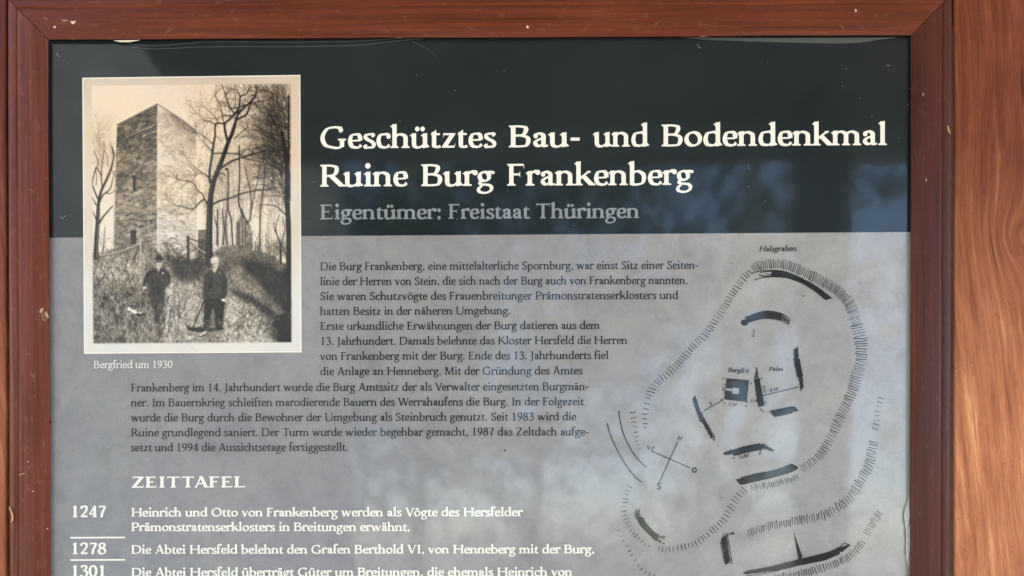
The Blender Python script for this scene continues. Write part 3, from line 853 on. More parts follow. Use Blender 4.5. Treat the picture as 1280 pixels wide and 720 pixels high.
for s_, b_, ya, yb in (('Heinrich und Otto von Frankenberg werden als Vögte des Hersfelder', 653.2, 645.7, 645.2), ('Prämonstratenserklosters in Breitungen erwähnt.', 513, 663.9, 663.8),
        ('Die Abtei Hersfeld belehnt den Grafen Berthold VI. von Henneberg mit der Burg.', 743.4, 692.2, 691.6), ('Die Abtei Hersfeld überträgt Güter um Breitungen, die ehemals Heinrich von', 715.6, 720.6, 720.0)):
    t.text(s_, 164, b_, ya, 7.15, SEMI, slope=(yb-ya)/(b_-164))
ink('timeline_lettering', t, M_WHITE)
for y in (672.2, 700.1):
    t = Flat(); t.line([(87.8, y), (156.3, y-.4)], 1.9); ink('timeline_rule', t, M_WHITE)

# ---------------------------------------------------------------- castle plan
t = Flat()
rp = random.Random(3)
def ticks(c, ln, sp, w=.85, jit=.9, n_per=10, rot=0.):
    """hachures square to a curve; ln may be (start, end)"""
    Q = cr(c, n_per); d = [0]
    for a, b_ in zip(Q, Q[1:]): d.append(d[-1]+np.hypot(*(b_-a)))
    s = 0
    while s < d[-1]:
        i = max(0, np.searchsorted(d, s)-1); i = min(i, len(Q)-2)
        f = (s-d[i])/(d[i+1]-d[i]+1e-9); p = Q[i]*(1-f)+Q[i+1]*f; tt = Q[i+1]-Q[i]; tt = tt/np.hypot(*tt)
        nr = np.array((-tt[1], tt[0])); an = rot+rp.gauss(0, .06); ca, sa = math.cos(an), math.sin(an)
        nr = np.array((nr[0]*ca-nr[1]*sa, nr[0]*sa+nr[1]*ca))
        u = s/d[-1]; L = (ln if not isinstance(ln, tuple) else ln[0]+(ln[1]-ln[0])*u)
        a = p+nr*(L/2+rp.uniform(-1, 1)*jit); b_ = p-nr*(L/2+rp.uniform(-1, 1)*jit)
        bend = tt*rp.uniform(-.4, .4)
        t.line([a, (a+b_)/2+bend, b_], w*.98*rp.uniform(.65, 1.3), taper=(1.1, .75))
        s += sp*1.04*rp.uniform(.82, 1.2)
ticks([(806.4, 534.5), (805.5, 521), (808, 506), (811, 496)], (5, 8.5), 5.8, .95)
ticks([(812, 494), (817, 484), (822, 477), (835, 466.5), (850, 451.7), (863, 436.7), (878, 421.7), (890, 406.7), (900, 391.7), (908, 381), (912, 372), (921, 360), (931.7, 346), (940, 338)], (10, 9), 4.0, .95, rot=-.1)
ticks([(942, 336.5), (950, 332), (966.7, 330), (983, 331.7), (1000, 337.5), (1016.7, 345.3), (1033, 354.5), (1050, 366), (1061.7, 379), (1067.5, 393), (1071.5, 407)], (11, 13.5), 2.35, .9, 1.3, rot=-.05)
ticks([(1071.5, 407), (1075, 422), (1076.7, 440), (1075.5, 453), (1071, 469), (1066.7, 484), (1060, 502), (1052, 518), (1044, 535.5), (1036.7, 551), (1030, 562), (1021.9, 572), (1012.8, 579), (1001, 586)], (15.5, 10), 3.15, .9, 1.2, rot=.05)
ticks([(997, 596.7), (984, 601), (969.5, 605), (951, 608), (937, 610.5)], 7, 2.6, .7, 1.5)
ticks([(930, 612), (924, 619), (918, 627), (911, 639), (904, 651), (896.7, 659), (885, 669), (873, 677.5), (860, 682.5), (846.7, 685.5), (831.7, 687.5), (820, 686.5)], (10.5, 6.5), 4.6, .95)
ticks([(811, 683), (804, 678), (798, 672.5), (788, 662), (781.5, 648), (780, 633), (782.5, 619), (788, 607.5)], (4.5, 7.5), 4.7, 1.0)
ticks([(791, 515.6), (793, 530), (796, 548), (799.5, 565)], (7.5, 3), 5.7, .9)
ticks([(774, 663), (776, 671), (780, 677), (786.7, 688), (791.7, 697.5), (799, 707), (806, 714), (815, 719), (835, 728), (870, 740), (910, 742)], (2.2, 8), 6.4, 1.0)
ticks([(1101.5, 498), (1097.5, 512), (1096, 526), (1093, 539)], 8, 5.2, .8)
ticks([(1092, 553), (1089.5, 566), (1087, 579), (1081.5, 591), (1074, 604), (1066, 617), (1056, 628), (1046, 635)], 12, 3.5, .95, 1.6, rot=.1)
ticks([(1042, 637.5), (1027.5, 645), (1010, 649), (993, 651.8), (976, 655), (958.8, 659), (945, 663), (934, 667.5)], (11, 8), 2.9, .9, 1.8, rot=.12)
ticks([(1100, 641), (1094, 650), (1087.7, 658), (1083, 668)], 10, 3.3, .9, 1.2)
ticks([(1079, 678), (1070, 688), (1061, 696), (1050, 702), (1032.7, 709), (1013.8, 714.5), (993, 719), (967, 723)], (10, 9), 3.1, .95, 1.4)
def scl(pts, ox, oy, s): return [(ox+x/s, oy+y/s) for x, y in pts]
def band(o_, i_, ox, oy, s, n=6, rough=.25):
    A = cr(scl(o_, ox, oy, s), n); B = cr(scl(i_, ox, oy, s), n)
    m_ = max(len(A), len(B))
    f = lambda Q: [Q[min(len(Q)-1, int(round(k*(len(Q)-1)/(m_-1))))]+np.array((rp.uniform(-rough, rough), rp.uniform(-rough, rough))) for k in range(m_)]
    A, B = f(A), f(B)
    for k in range(m_):
        dv = A[k]-B[k]; l_ = np.hypot(*dv)
        if l_ > 1.5: A[k] = A[k]+dv/l_*.55; B[k] = B[k]-dv/l_*.55
    V = [p for q in zip(A, B) for p in q]
    t.add(V, [(2*k, 2*k+1, 2*k+3, 2*k+2) for k in range(m_-1)])
def hatch(p0, p1, w, sp, ang, lw=.7, w1=None):
    """short strokes filling a broken wall end from p0 to p1"""
    a, b_ = np.array(p0, float), np.array(p1, float); L = np.hypot(*(b_-a)); n = max(2, int(L/sp)); tt = (b_-a)/L; nr = np.array((-tt[1], tt[0]))
    for k in range(n+1):
        c = a+(b_-a)*k/n; ww = w+((w1 if w1 is not None else w)-w)*k/n
        d = nr*math.cos(ang)+tt*math.sin(ang)
        t.line([c+d*ww*rp.uniform(.42, .58), c-d*ww*rp.uniform(.42, .58)], lw*rp.uniform(.8, 1.2))
S6 = (900, 300, 6)
band([(390, 226), (480, 235), (560, 262), (640, 300), (720, 345), (800, 405), (840, 437)], [(380, 276), (440, 277), (500, 285), (580, 310), (660, 350), (740, 405), (795, 452)], *S6)
t.line(scl([(235, 250), (290, 236), (340, 228), (395, 227)], *S6), .9, smooth=True); t.line(scl([(255, 302), (310, 283), (390, 275)], *S6), 1.1, smooth=True)
t.line(scl([(290, 262), (340, 270), (390, 272)], *S6), 1.3, smooth=True); t.line(scl([(300, 246), (335, 238), (390, 234)], *S6), 1.1, smooth=True); t.line(scl([(340, 250), (370, 262), (395, 250)], *S6), .8)
band([(232, 565), (300, 540), (370, 533), (440, 545), (465, 553)], [(235, 612), (290, 595), (360, 588), (430, 597), (462, 606)], *S6)
t.line(scl([(465, 553), (500, 572), (525, 597), (515, 637)], *S6), 1.0); t.line(scl([(462, 606), (515, 634)], *S6), 1.1); hatch(*scl([(470, 580), (515, 612)], *S6), 6.5, 1.5, .6, .8, 4)
t.poly(scl([(185+27*math.cos(a), 618+25*math.sin(a)*rp.uniform(.85, 1.1)) for a in np.linspace(0, 6.283, 14, endpoint=False)], *S6)); hatch(*scl([(205, 598), (245, 585)], *S6), 8.5, 1.3, .35, 1.2)
for q in ([(250, 680), (262, 676)], [(248, 688), (258, 695)], [(244, 708), (258, 716)], [(246, 722), (256, 726)]): t.line(scl(q, *S6), 1.1)
S7 = (860, 430, 7.2)
band([(952, 130), (965, 200), (988, 300)], [(1000, 130), (1010, 180), (1032, 290)], *S7)
hatch(*scl([(970, 42), (976, 130)], *S7), 6.2, 1.0, .5, 1.0); hatch(*scl([(1010, 295), (1028, 390)], *S7), 6.3, 1.15, .6, .85); hatch(*scl([(1028, 390), (1014, 430)], *S7), 4.5, 1.2, .6, .7, 1)
q0, q1, q2, q3 = [np.array(p) for p in scl([(347, 308), (548, 326), (530, 522), (326, 498)], *S7)]
def bq(u, v): return tuple((q0*(1-u)+q1*u)*(1-v)+(q3*(1-u)+q2*u)*v)
for u0, u1, v0, v1 in ((0, 1, 0, .40), (0, 1, .69, 1), (.62, 1, .40, .69), (0, .32, .40, .465), (0, .32, .575, .69)):
    t.poly([bq(u0, v0), bq(u1, v0), bq(u1, v1), bq(u0, v1)])
t.line([bq(0, .46), bq(0, .58)], .5)
band([(597, 318), (610, 400), (624, 490), (638, 568)], [(640, 305), (655, 390), (672, 480), (687, 555)], *S7)
hatch(*scl([(616, 305), (618, 215)], *S7), 6.2, 1.0, .4, .8, 1.2)
band([(735, 605), (830, 585), (940, 562)], [(775, 655), (850, 640), (945, 618)], *S7); hatch(*scl([(940, 590), (976, 582)], *S7), 7.6, .95, .5, 1.0)
band([(56, 500), (78, 590), (112, 700)], [(66, 497), (92, 590), (128, 700)], *S7, rough=.15); hatch((867.5, 497), (873, 515), 6.5, 1.0, .7, 1.0); hatch((872, 512), (890, 545), 6.8, 1.55, .75, 1.15); hatch((889, 544), (893, 548), 6.5, 1.5, .6, .8)
S5 = (890, 520, 5.536)
band([(140, 236), (230, 210), (335, 190)], [(150, 275), (240, 252), (345, 232)], *S5); hatch(*scl([(85, 262), (145, 248)], *S5), 4, 1.1, .5, .9, 8); hatch(*scl([(335, 205), (425, 240)], *S5), 7.5, 1.2, -.4, .85, 3)
t.line(scl([(330, 265), (338, 238)], *S5), .9); t.line(scl([(322, 252), (330, 268), (340, 256)], *S5), .7); t.line(scl([(140, 292), (160, 290)], *S5), 1.2)
band([(200, 428), (300, 402), (420, 378), (500, 352), (552, 334), (597, 357)], [(205, 473), (300, 452), (400, 430), (490, 405), (550, 386), (597, 360)], *S5); hatch(*scl([(182, 455), (208, 448)], *S5), 8.5, 1.0, .4, 1.0)
S4 = (760, 600, 6)
band([(210, 272), (240, 330), (290, 390), (340, 437), (365, 458)], [(255, 278), (290, 330), (330, 376), (365, 405), (385, 415)], *S4); hatch(*scl([(205, 240), (235, 280)], *S4), 8.5, 1.2, .5, .8)
for q in ([(370, 420), (432, 424)], [(380, 432), (428, 440)], [(370, 445), (402, 465)], [(375, 455), (395, 470)], [(408, 474), (424, 478)], [(228, 218), (238, 238)]): t.line(scl(q, *S4), 1.1)
hatch(*scl([(868, 430), (900, 620)], *S4), 8.8, 1.25, .55, .95); t.line(scl([(870, 405), (845, 470), (875, 615), (932, 626)], *S4), .9); t.line(scl([(895, 412), (932, 626)], *S4), .8)
t.line(scl([(880, 402), (900, 412), (915, 405), (935, 402)], *S4), 1.2); t.poly(scl([(930+12*math.cos(a)+6, 401+9*math.sin(a)) for a in np.linspace(0, 6.283, 9, endpoint=False)], *S4))
S8 = (890, 620, 5.818)
band([(450, 508), (550, 484), (640, 460), (760, 432), (860, 403), (925, 375)], [(455, 548), (550, 524), (640, 502), (760, 478), (830, 462), (932, 418)], *S8)
hatch(*scl([(240, 562), (455, 528)], *S8), 4.5, 1.15, .75, .9, 7.5); t.line(scl([(228, 566), (262, 543), (450, 510)], *S8), .8); t.line(scl([(250, 580), (340, 572), (450, 548)], *S8), .7)
hatch(*scl([(925, 396), (1000, 357)], *S8), 7.5, 1.0, .5, .9, 3); t.line(scl([(925, 375), (962, 343), (1008, 356)], *S8), 1.0)
t.line(scl([(597, 268), (632, 462)], *S8), .9); hatch(*scl([(603, 290), (648, 455)], *S8), .8, 1.25, .9, .8, 7.5)
# dimension lines
def arrow(a, b_, w=1.0):
    a, b_ = np.array(a), np.array(b_); t.line([a, b_], w); tt = (b_-a)/np.hypot(*(b_-a)); nr = np.array((-tt[1], tt[0]))
    for p, s_ in ((a, 1), (b_, -1)):
        t.poly([tuple(p), tuple(p+tt*s_*2.2+nr*.9), tuple(p+tt*s_*2.2-nr*.9)])
arrow((880.2, 513.3), (904.5, 499.6)); arrow((953.5, 494.6), (998.2, 483.7))
def small(txt, x, y, xh, ang, sh_=.25):
    f = Flat(); f.text(txt, 0, None, 0, xh, MEDIUM, shear=sh_); ca, sa = math.cos(ang), math.sin(ang)
    t.add([(x+a*ca-b_*sa, y+a*sa+b_*ca) for a, b_ in f.v], f.f)
small('7,10', 909.5, 507, 2.6, .08); small('7,10', 903, 478.5, 2.4, 1.62); small('2,10', 937.5, 502.5, 2.3, .02); small('8,10', 962.3, 489.8, 2.5, -.2); small('9,10', 953, 482, 2.2, 1.4); small('5', 887, 507.5, 3, -.4); small('5,80', 923.5, 573.5, 3.0, -.15)
for x, y in ((904.5, 473), (905.5, 504), (933.5, 503), (932.8, 507.5), (939, 479), (952, 473), (957.5, 503), (951, 512), (953.5, 513.5), (902, 499), (946.5, 500.5)):
    t.line([(x-1.2, y-.9), (x+1.2, y+.9)], .6); t.line([(x-1, y+1), (x+1.1, y-1)], .6)
for x in (955.5, 957.5, 960): t.line([(x, 515.3), (x+.8, 515.2)], .5)
# compass
t.line([(847.3, 552), (824.5, 602.2)], 1.2); t.line([(814.2, 563.7), (861.9, 584.5)], 1.2)
t.line([(773.3, 513.5), (775.6, 528), (780, 544), (789, 562), (798.5, 575), (808.4, 584.5)], 1.25, smooth=True); t.line([(758.8, 529), (764.6, 548.1), (775.3, 569.5), (785, 585), (794, 596), (802.3, 603)], 1.25, smooth=True)
t.line([(847.3, 549.5), (849.2, 544.6), (850.3, 550.2), (853, 545.8)], 1.35)
t.line([(809.8, 556.3), (810.6, 562), (813.5, 558), (814.4, 563), (818, 557.6)], 1.35)
t.line([(868+2.5*math.cos(a), 587.5+2.9*math.sin(a)) for a in np.linspace(0, 6.35, 16)], 1.4)
t.line([(826.2, 604.8), (824, 604), (822.2, 605.4), (823.4, 607.6), (825.6, 609), (825.2, 611), (822.8, 611.4), (821, 610.2)], 1.4, smooth=True)
# names
f_ = lambda s_, a, b_, ya, yb, xh: t.text(s_, a, b_, ya, xh, MEDIUM, slope=(yb-ya)/(b_-a), shear=.28)
f_('Halsgraben', 948.6, 995.4, 314.3, 313.8, 4.5); f_('Bergfrit', 909.6, 936.2, 464.8, 466.3, 3.6); f_('Palas', 960.8, 978.3, 463.9, 463.6, 3.6)
ink('castle_plan', t, M_PLAN)
# stray flecks on the sheet
t = Flat()
for x, y, r in ((631, 563, 1.5), (906, 491, .9), (797, 369, .8), (62.5, 528, 1.6), (902, 622, 1.0), (1074, 353, .8), (1004, 370, 1.1), (544, 381.5, .9), (667, 357, 1.0), (517, 490, .9), (699, 371, 1.3)):
    t = Flat(); t.poly([(x+r*math.cos(a)*rp.uniform(.6, 1.3), y+r*math.sin(a)*rp.uniform(.5, 1.0)) for a in np.linspace(0, 6.283, 8, endpoint=False)]); ink('dirt_fleck', t, M_PLAN, .0005)
# ---------------------------------------------------------------- the old photograph printed on the poster
# painted procedurally as tone (0 dark .. 1 paper) on a fine sheet of points; coordinates in mm like the lettering
K = 2.4                                            # painting points per mm
X0, Y0, X1, Y1 = 102.0, 92.0, 379.0, 444.0
PW, PH = int((X1-X0)*K), int((Y1-Y0)*K)
YY, XX = np.mgrid[0:PH, 0:PW]; XX = X0+XX/K; YY = Y0+YY/K
T = np.full((PH, PW), .90)
def vnoise(sx, sy=None, oct=4, seed=0, rough=.55):
    """value noise with cells of sx, sy mm"""
    r = np.random.default_rng(seed); sy = sy or sx; out = np.zeros((PH, PW)); amp = 1; tot = 0
    for o in range(oct):
        cx, cy = sx/2**o*K, sy/2**o*K
        if min(cx, cy) < 1: cx, cy = max(cx, 1), max(cy, 1)
        gw, gh = int(PW/cx)+3, int(PH/cy)+3; g_ = r.random((gh, gw))
        gx = np.arange(PW)/cx; gy = np.arange(PH)/cy; ix, iy = gx.astype(int), gy.astype(int); fx, fy = gx-ix, gy-iy
        fx, fy = fx*fx*(3-2*fx), fy*fy*(3-2*fy)
        a = g_[np.ix_(iy, ix)]*(1-fx)+g_[np.ix_(iy, ix+1)]*fx; b_ = g_[np.ix_(iy+1, ix)]*(1-fx)+g_[np.ix_(iy+1, ix+1)]*fx
        out += amp*(a*(1-fy)[:, None]+b_*fy[:, None]); tot += amp; amp *= rough
    return out/tot
def pmask(pts, soft=0.):
    """coverage of a polygon, 2x2 supersampled"""
    p = np.array(pts, float); xa, ya = p.min(0)-2; xb, yb = p.max(0)+2
    i0, i1 = max(0, int((xa-X0)*K)), min(PW, int((xb-X0)*K)+1); j0, j1 = max(0, int((ya-Y0)*K)), min(PH, int((yb-Y0)*K)+1)
    M = np.zeros((PH, PW))
    if i1 <= i0 or j1 <= j0: return M
    for oy in (-.25, .25):
        for ox in (-.25, .25):
            x = XX[j0:j1, i0:i1]+ox/K; y = YY[j0:j1, i0:i1]+oy/K; ins = np.zeros(x.shape, bool); n = len(p)
            for k in range(n):
                (ax, ay), (bx, by) = p[k], p[(k+1) % n]
                if ay == by: continue
                c = ((ay > y) != (by > y)) & (x < (bx-ax)*(y-ay)/(by-ay)+ax); ins ^= c
            M[j0:j1, i0:i1] += ins*.25
    if soft:
        n = max(1, int(soft*K)); ker = np.ones(2*n+1)/(2*n+1)
        for _ in range(2):
            M = np.apply_along_axis(lambda v: np.convolve(np.pad(v, n, 'edge'), ker, 'valid'), 0, M)
            M = np.apply_along_axis(lambda v: np.convolve(np.pad(v, n, 'edge'), ker, 'valid'), 1, M)
    return M
def paint(M, v, a=1.):
    global T
    T = T*(1-M*a)+v*M*a
def seg(x0, y0, x1, y1, w0, w1, v, a=1.):
    """one tapered line"""
    m = max(w0, w1)+1; i0, i1 = max(0, int((min(x0, x1)-m-X0)*K)), min(PW, int((max(x0, x1)+m-X0)*K)+1)
    j0, j1 = max(0, int((min(y0, y1)-m-Y0)*K)), min(PH, int((max(y0, y1)+m-Y0)*K)+1)
    if i1 <= i0 or j1 <= j0: return
    x = XX[j0:j1, i0:i1]-x0; y = YY[j0:j1, i0:i1]-y0; dx, dy = x1-x0, y1-y0; L = dx*dx+dy*dy+1e-9
    u = np.clip((x*dx+y*dy)/L, 0, 1); d = np.hypot(x-u*dx, y-u*dy); w = (w0+(w1-w0)*u)/2
    c = np.clip((w-d)*K+.5, 0, 1)*np.minimum(1, w*2*K)*a
    s = T[j0:j1, i0:i1]; s *= (1-c); s += v*c
def limb(pts, w0, w1, v, a=1., n=5):
    Q = cr(pts, n); m = len(Q)-1
    for k in range(m):
        seg(*Q[k], *Q[k+1], w0+(w1-w0)*k/m, w0+(w1-w0)*(k+1)/m, v, a)
pr = random.Random(11)
def twigs(x, y, ang, L, w, dep, v, a, spread=.55):
    """a fork of bare twigs"""
    px, py = x, y; an = ang
    for k in range(3):
        an += pr.gauss(0, .13); qx, qy = px+math.cos(an)*L/3, py-math.sin(an)*L/3
        seg(px, py, qx, qy, w*(1-.12*k), w*(1-.12*(k+1)), v, a)
        if dep and k: 
            for sg in ((1, -1) if k == 2 else (pr.choice((1, -1)),)): twigs(qx, qy, an+sg*spread*pr.uniform(.5, 1.2), L*pr.uniform(.5, .8), w*.66, dep-1, v, a*.93, spread)
        px, py = qx, qy

# ---- sky and the far wood
T += (vnoise(60, oct=4, seed=1)-.5)*.10
T -= np.clip((YY-105)/240, 0, 1)*-.02
def cloud(cx, cy, rx, ry, v, a, seed, cell=6):
    g_ = np.exp(-(((XX-cx)/rx)**2+((YY-cy)/ry)**2)); n_ = vnoise(cell, oct=4, seed=seed, rough=.75)
    paint(np.clip(g_*(n_*2.6-.75), 0, 1), v, a)
cloud(125, 185, 16, 30, .55, .42, 21, 4); cloud(272, 130, 34, 26, .62, .30, 22, 4); cloud(300, 215, 42, 34, .58, .36, 23, 5); cloud(352, 150, 26, 46, .34, .85, 24, 4); cloud(345, 225, 24, 40, .48, .55, 25, 4)
cloud(285, 270, 36, 40, .6, .3, 26, 5); cloud(320, 185, 36, 24, .6, .4, 27, 4)
for _ in range(40):   # thin far trunks and their twigs
    x = pr.choice((pr.uniform(252, 300), pr.uniform(268, 342), pr.uniform(300, 362))); yb = 312+pr.uniform(-8, 8); h = pr.uniform(50, 125)
    limb([(x, yb), (x+pr.uniform(-3, 3), yb-h*.5), (x+pr.uniform(-7, 7), yb-h)], pr.uniform(.8, 1.7), .4, pr.uniform(.34, .55), pr.uniform(.3, .55))
    for k in range(4): twigs(x+pr.uniform(-3, 3), yb-h*pr.uniform(.35, 1), 1.57+pr.gauss(0, .6), pr.uniform(12, 26), .6, 2, .42, .45)
for _ in range(170): twigs(pr.uniform(335, 366), pr.uniform(118, 240), 1.8+pr.gauss(0, .7), pr.uniform(12, 30), .8, 2, .22, .5)
for _ in range(26): twigs(pr.uniform(116, 142), pr.uniform(170, 230), 1.57+pr.gauss(0, .5), pr.uniform(14, 28), .6, 2, .5, .5)
for _ in range(110): twigs(pr.uniform(248, 318), pr.uniform(118, 200), 1.6+pr.gauss(0, .8), pr.uniform(12, 26), .55, 2, .52, .45)

# ---- tower
TL, TA, TR = (146.4, 156), (197, 129.8), (243.8, 165.5)
LF_ = [TL, TA, (196.2, 350), (141.5, 350)]; RF_ = [TA, (220, 144.4), (236.5, 156), (245, 164.6), (246, 200), (246, 350), (196.2, 350)]
mL, mR = pmask(LF_), pmask(RF_)
xs = np.clip((XX-143)/54, 0, 1); ytop = TL[1]+(TA[1]-TL[1])*xs
row = (YY-ytop)/(322-ytop)*50+(vnoise(30, 14, 2, seed=31)-.5)*1.1
ri = np.floor(row).astype(int); fr = row-ri
off = np.array([random.Random(k).random() for k in range(400)])
bx = XX/ (5.2+3.2*off[(ri*7+3) % 400])+off[ri % 400]*9; bi = np.floor(bx).astype(int); fb = bx-bi
hs = np.sin(ri*12.9898+bi*78.233)*43758.5453; hs -= np.floor(hs)
mort = np.clip(1-np.minimum(fr, 1-fr)/.24, 0, 1); mv = np.clip(1-np.minimum(fb, 1-fb)/.10, 0, 1)
up = np.clip((235-YY)/70, 0, 1); n1 = vnoise(3, 2, 4, seed=32, rough=.8); n2 = vnoise(24, 18, 4, seed=33)
stone = .44+.05*(1-up)+(hs-.5)*.24+(n1-.5)*.5+(n2-.5)*.25
stone -= (.30*up+.05)*mort*(.4+1.2*n1); stone += (1-up)*mort*.17*(n1*2-.4); stone -= .12*mv*(.3+n1)*(.4+up)
paint(mL, np.clip(stone, .10, .86))
n3 = vnoise(16, 10, 5, seed=34, rough=.65); n4 = vnoise(4, 2.2, 3, seed=35, rough=.7)
rf = .80+(n3-.5)*.40+(n4-.5)*.24
edge_d = YY-(129.8+(XX-197)*.72)
rf -= .30*np.exp(-np.clip(edge_d, 0, 99)/16)*np.clip((XX-200)/20, 0, 1)*(n3*2.0)
paint(mR, np.clip(rf, .2, .95))
for _ in range(560):        # courses and chipped joints on the lit face, running down to the right up high and levelling out lower down
    x, y = pr.uniform(198, 244), pr.uniform(140, 318); sl = .72*(1-max(0, min(1, (y-135)/185)))+.12
    if y < 130+(x-197)*.74: continue
    k_ = .5 if y < 205 else (.28 if y < 262 else .85)
    if pr.random() > k_+.1: continue
    L = pr.uniform(1.2, 5); seg(x, y, min(x+L, 245), y+L*sl, pr.uniform(.4, 1.1), .4, pr.uniform(.28, .6), pr.uniform(.3, .75))
for q, w, v in (([(197, 130), (220, 144.6), (236.5, 156.2), (245, 165)], 1.1, .38), ([(146.4, 156), (197, 130)], 1.2, .24)): limb(q, w, w, v, .8)
limb([(146.6, 158), (143, 250), (141.8, 318)], .8, .8, .4, .5); limb([(197.4, 133), (197, 220), (196.6, 320)], 1.8, 1.8, .86, .6)
paint(pmask([(165.9, 218.8), (169.6, 219.2), (169.7, 239), (166, 238.8)]), .20); paint(pmask([(220.4, 217.5), (222, 217.8), (222, 223.2), (220.5, 223)]), .22)
paint(pmask([(162.8, 287.5), (170.6, 287.5), (170, 306), (163.4, 306)], .4), .22)
for x, y in ((226, 275.5), (229.5, 277.5), (222, 150), (223, 151), (212, 265), (218, 283), (220, 294)): seg(x, y, x+1.2, y+2.2, 1.3, .9, .25, .85)
limb([(212, 298.5), (217, 297.5), (222, 300.5)], 1.3, .8, .2, .8); limb([(203, 303.5), (209, 304.5)], 1.2, .8, .25, .8); limb([(220, 304), (227, 306.5), (227.8, 316)], .9, .9, .25, .7)
# small ruin wall and the far tower
mm = pmask([(247.4, 287.5), (262, 286.5), (262, 325), (247.4, 325)]); paint(mm, .40+(vnoise(4, 2, 3, seed=36)-.5)*.5)
mm = pmask([(294.8, 279), (298, 274), (302.5, 266.5), (305.6, 272.5), (310.6, 276), (315.6, 291), (316.5, 312), (295.5, 309)]); paint(mm, .50+(vnoise(3, 3, 4, seed=37, rough=.75)-.5)*.62)
for x in (297, 299, 303.5, 306.5): limb([(x, 279), (x, 307)], 1.7, 1.5, .26, .75)
for x in (301.2, 305): limb([(x, 280), (x+.2, 308)], .9, .9, .72, .7)
limb([(296, 278), (311, 277)], 1.0, 1, .3, .7)

# ---- ground
hill = [(114, 316), (128, 318), (142, 311), (152, 313), (160, 305), (172, 309), (181, 300), (190, 308), (196, 314), (204, 322), (214, 319), (225, 327), (238, 324), (250, 322), (262, 318), (276, 309), (290, 306), (304, 307), (317, 313), (330, 315), (342, 320), (351, 327), (366, 334), (366, 432), (114, 432)]
mg = pmask(hill, 1.0)
gn = vnoise(9, 7, 5, seed=41, rough=.72); gf = vnoise(2.0, 2.4, 3, seed=42, rough=.8)
ground = .43+(gn-.5)*.38+(gf-.5)*.46
ground += .10*np.exp(-(((XX-145)/30)**2+((YY-340)/30)**2))
paint(mg, np.clip(ground, .08, .85), .96)
# old dry grass, stroke by stroke
mgb = mg > .5
def grass(n, box_, v0, v1, L0, L1, sd, a=.7, w=.75, lean=0.):
    for _ in range(n):
        x, y = pr.uniform(box_[0], box_[2]), pr.uniform(box_[1], box_[3]); j, i = int((y-Y0)*K), int((x-X0)*K)
        if not (0 <= j < PH and 0 <= i < PW and mgb[j, i]): continue
        L = pr.uniform(L0, L1); an = 1.57+pr.gauss(lean, sd); v = pr.uniform(v0, v1)
        mx, my = x+math.cos(an)*L*.5, y-math.sin(an)*L*.5; an += pr.gauss(0, .35)
        seg(x, y, mx, my, w, w*.8, v, a); seg(mx, my, mx+math.cos(an)*L*.5, my-math.sin(an)*L*.5, w*.8, w*.4, v, a)
grass(2600, (115, 310, 215, 432), .10, .34, 2.5, 8, .55); grass(2600, (115, 310, 215, 432), .52, .82, 2.5, 8, .6, .6)
grass(1500, (205, 345, 330, 432), .12, .36, 1.5, 5, .6); grass(2600, (205, 345, 330, 432), .55, .84, 1.5, 5, .7, .6)
grass(900, (215, 312, 366, 372), .14, .36, 1.5, 4, .8, .6); grass(900, (215, 312, 366, 372), .48, .68, 1.5, 4, .8, .5)
# open grass slope lit by the sun, dark hollow behind the men and the great shadow on the right
def shade(pts, v, a, soft=2.):
    m_ = pmask(pts, soft); paint(m_, v+(gf-.5)*.16+(gn-.5)*.12, a)
def lift(pts, k, soft=2.):
    global T
    m_ = pmask(pts, soft)*mg; T = T*(1+m_*k)
shade([(215, 324), (224, 318), (236, 324), (258, 322), (260, 338), (252, 348), (236, 352), (222, 350), (214, 338)], .20, .75, 3)
shade([(262, 330), (285, 322), (300, 328), (286, 342), (274, 346)], .30, .5, 3)
shade([(296, 322), (318, 318), (366, 334), (366, 396), (340, 386), (318, 362), (300, 346)], .22, .45, 4)
shade([(303, 324), (318, 326), (336, 332), (352, 340), (366, 346), (366, 395), (352, 385), (338, 374), (322, 350), (306, 336)], .15, .88, 2.5)
shade([(286, 360), (300, 364), (318, 372), (336, 384), (350, 396), (366, 398), (366, 432), (352, 432), (338, 420), (340, 402), (326, 388), (308, 378), (294, 370)], .14, .86, 2.5)
shade([(340, 396), (366, 390), (366, 432), (346, 432), (352, 420)], .07, .92, 2)
shade([(354, 335), (366, 335), (366, 432), (357, 432)], .10, .8, 2)
lift([(284, 372), (296, 364), (320, 384), (338, 402), (346, 424), (342, 430), (280, 430), (276, 400)], .30, 4); lift([(208, 352), (240, 350), (254, 372), (254, 404), (240, 428), (200, 428), (205, 380)], .24, 4)
lift([(284, 330), (306, 336), (330, 360), (345, 378), (320, 368), (296, 356)], .12, 3)
lift([(116, 322), (150, 316), (190, 318), (180, 352), (150, 356), (118, 350)], .22, 4)
for x, y, r in ((160, 366, 9), (130, 374, 10), (146, 392, 12), (122, 400, 9), (165, 402, 9), (120, 424, 12), (150, 425, 10), (175, 380, 8), (318, 392, 7), (330, 406, 9), (300, 408, 6)): cloud(x, y, r, r*.8, .16, .75, int(x+y), 4)
for _ in range(50): 
    x, y = pr.uniform(118, 205), pr.uniform(345, 428); twigs(x, y, 1.57+pr.gauss(0, .4), pr.uniform(10, 22), .9, 1, pr.choice((.12, .16, .75, .2)), .75)
for _ in range(12): twigs(pr.uniform(196, 226), pr.uniform(400, 428), 1.57+pr.gauss(0, .25), pr.uniform(20, 42), .9, 1, .18, .8, .3)
for _ in range(22): twigs(pr.uniform(300, 335), pr.uniform(392, 425), 1.3+pr.gauss(0, .5), pr.uniform(10, 26), .8, 1, pr.choice((.15, .2, .7)), .7)
for _ in range(30): twigs(pr.uniform(338, 365), pr.uniform(362, 430), 1.6+pr.gauss(0, .7), pr.uniform(5, 12), .6, 1, .42, .5)
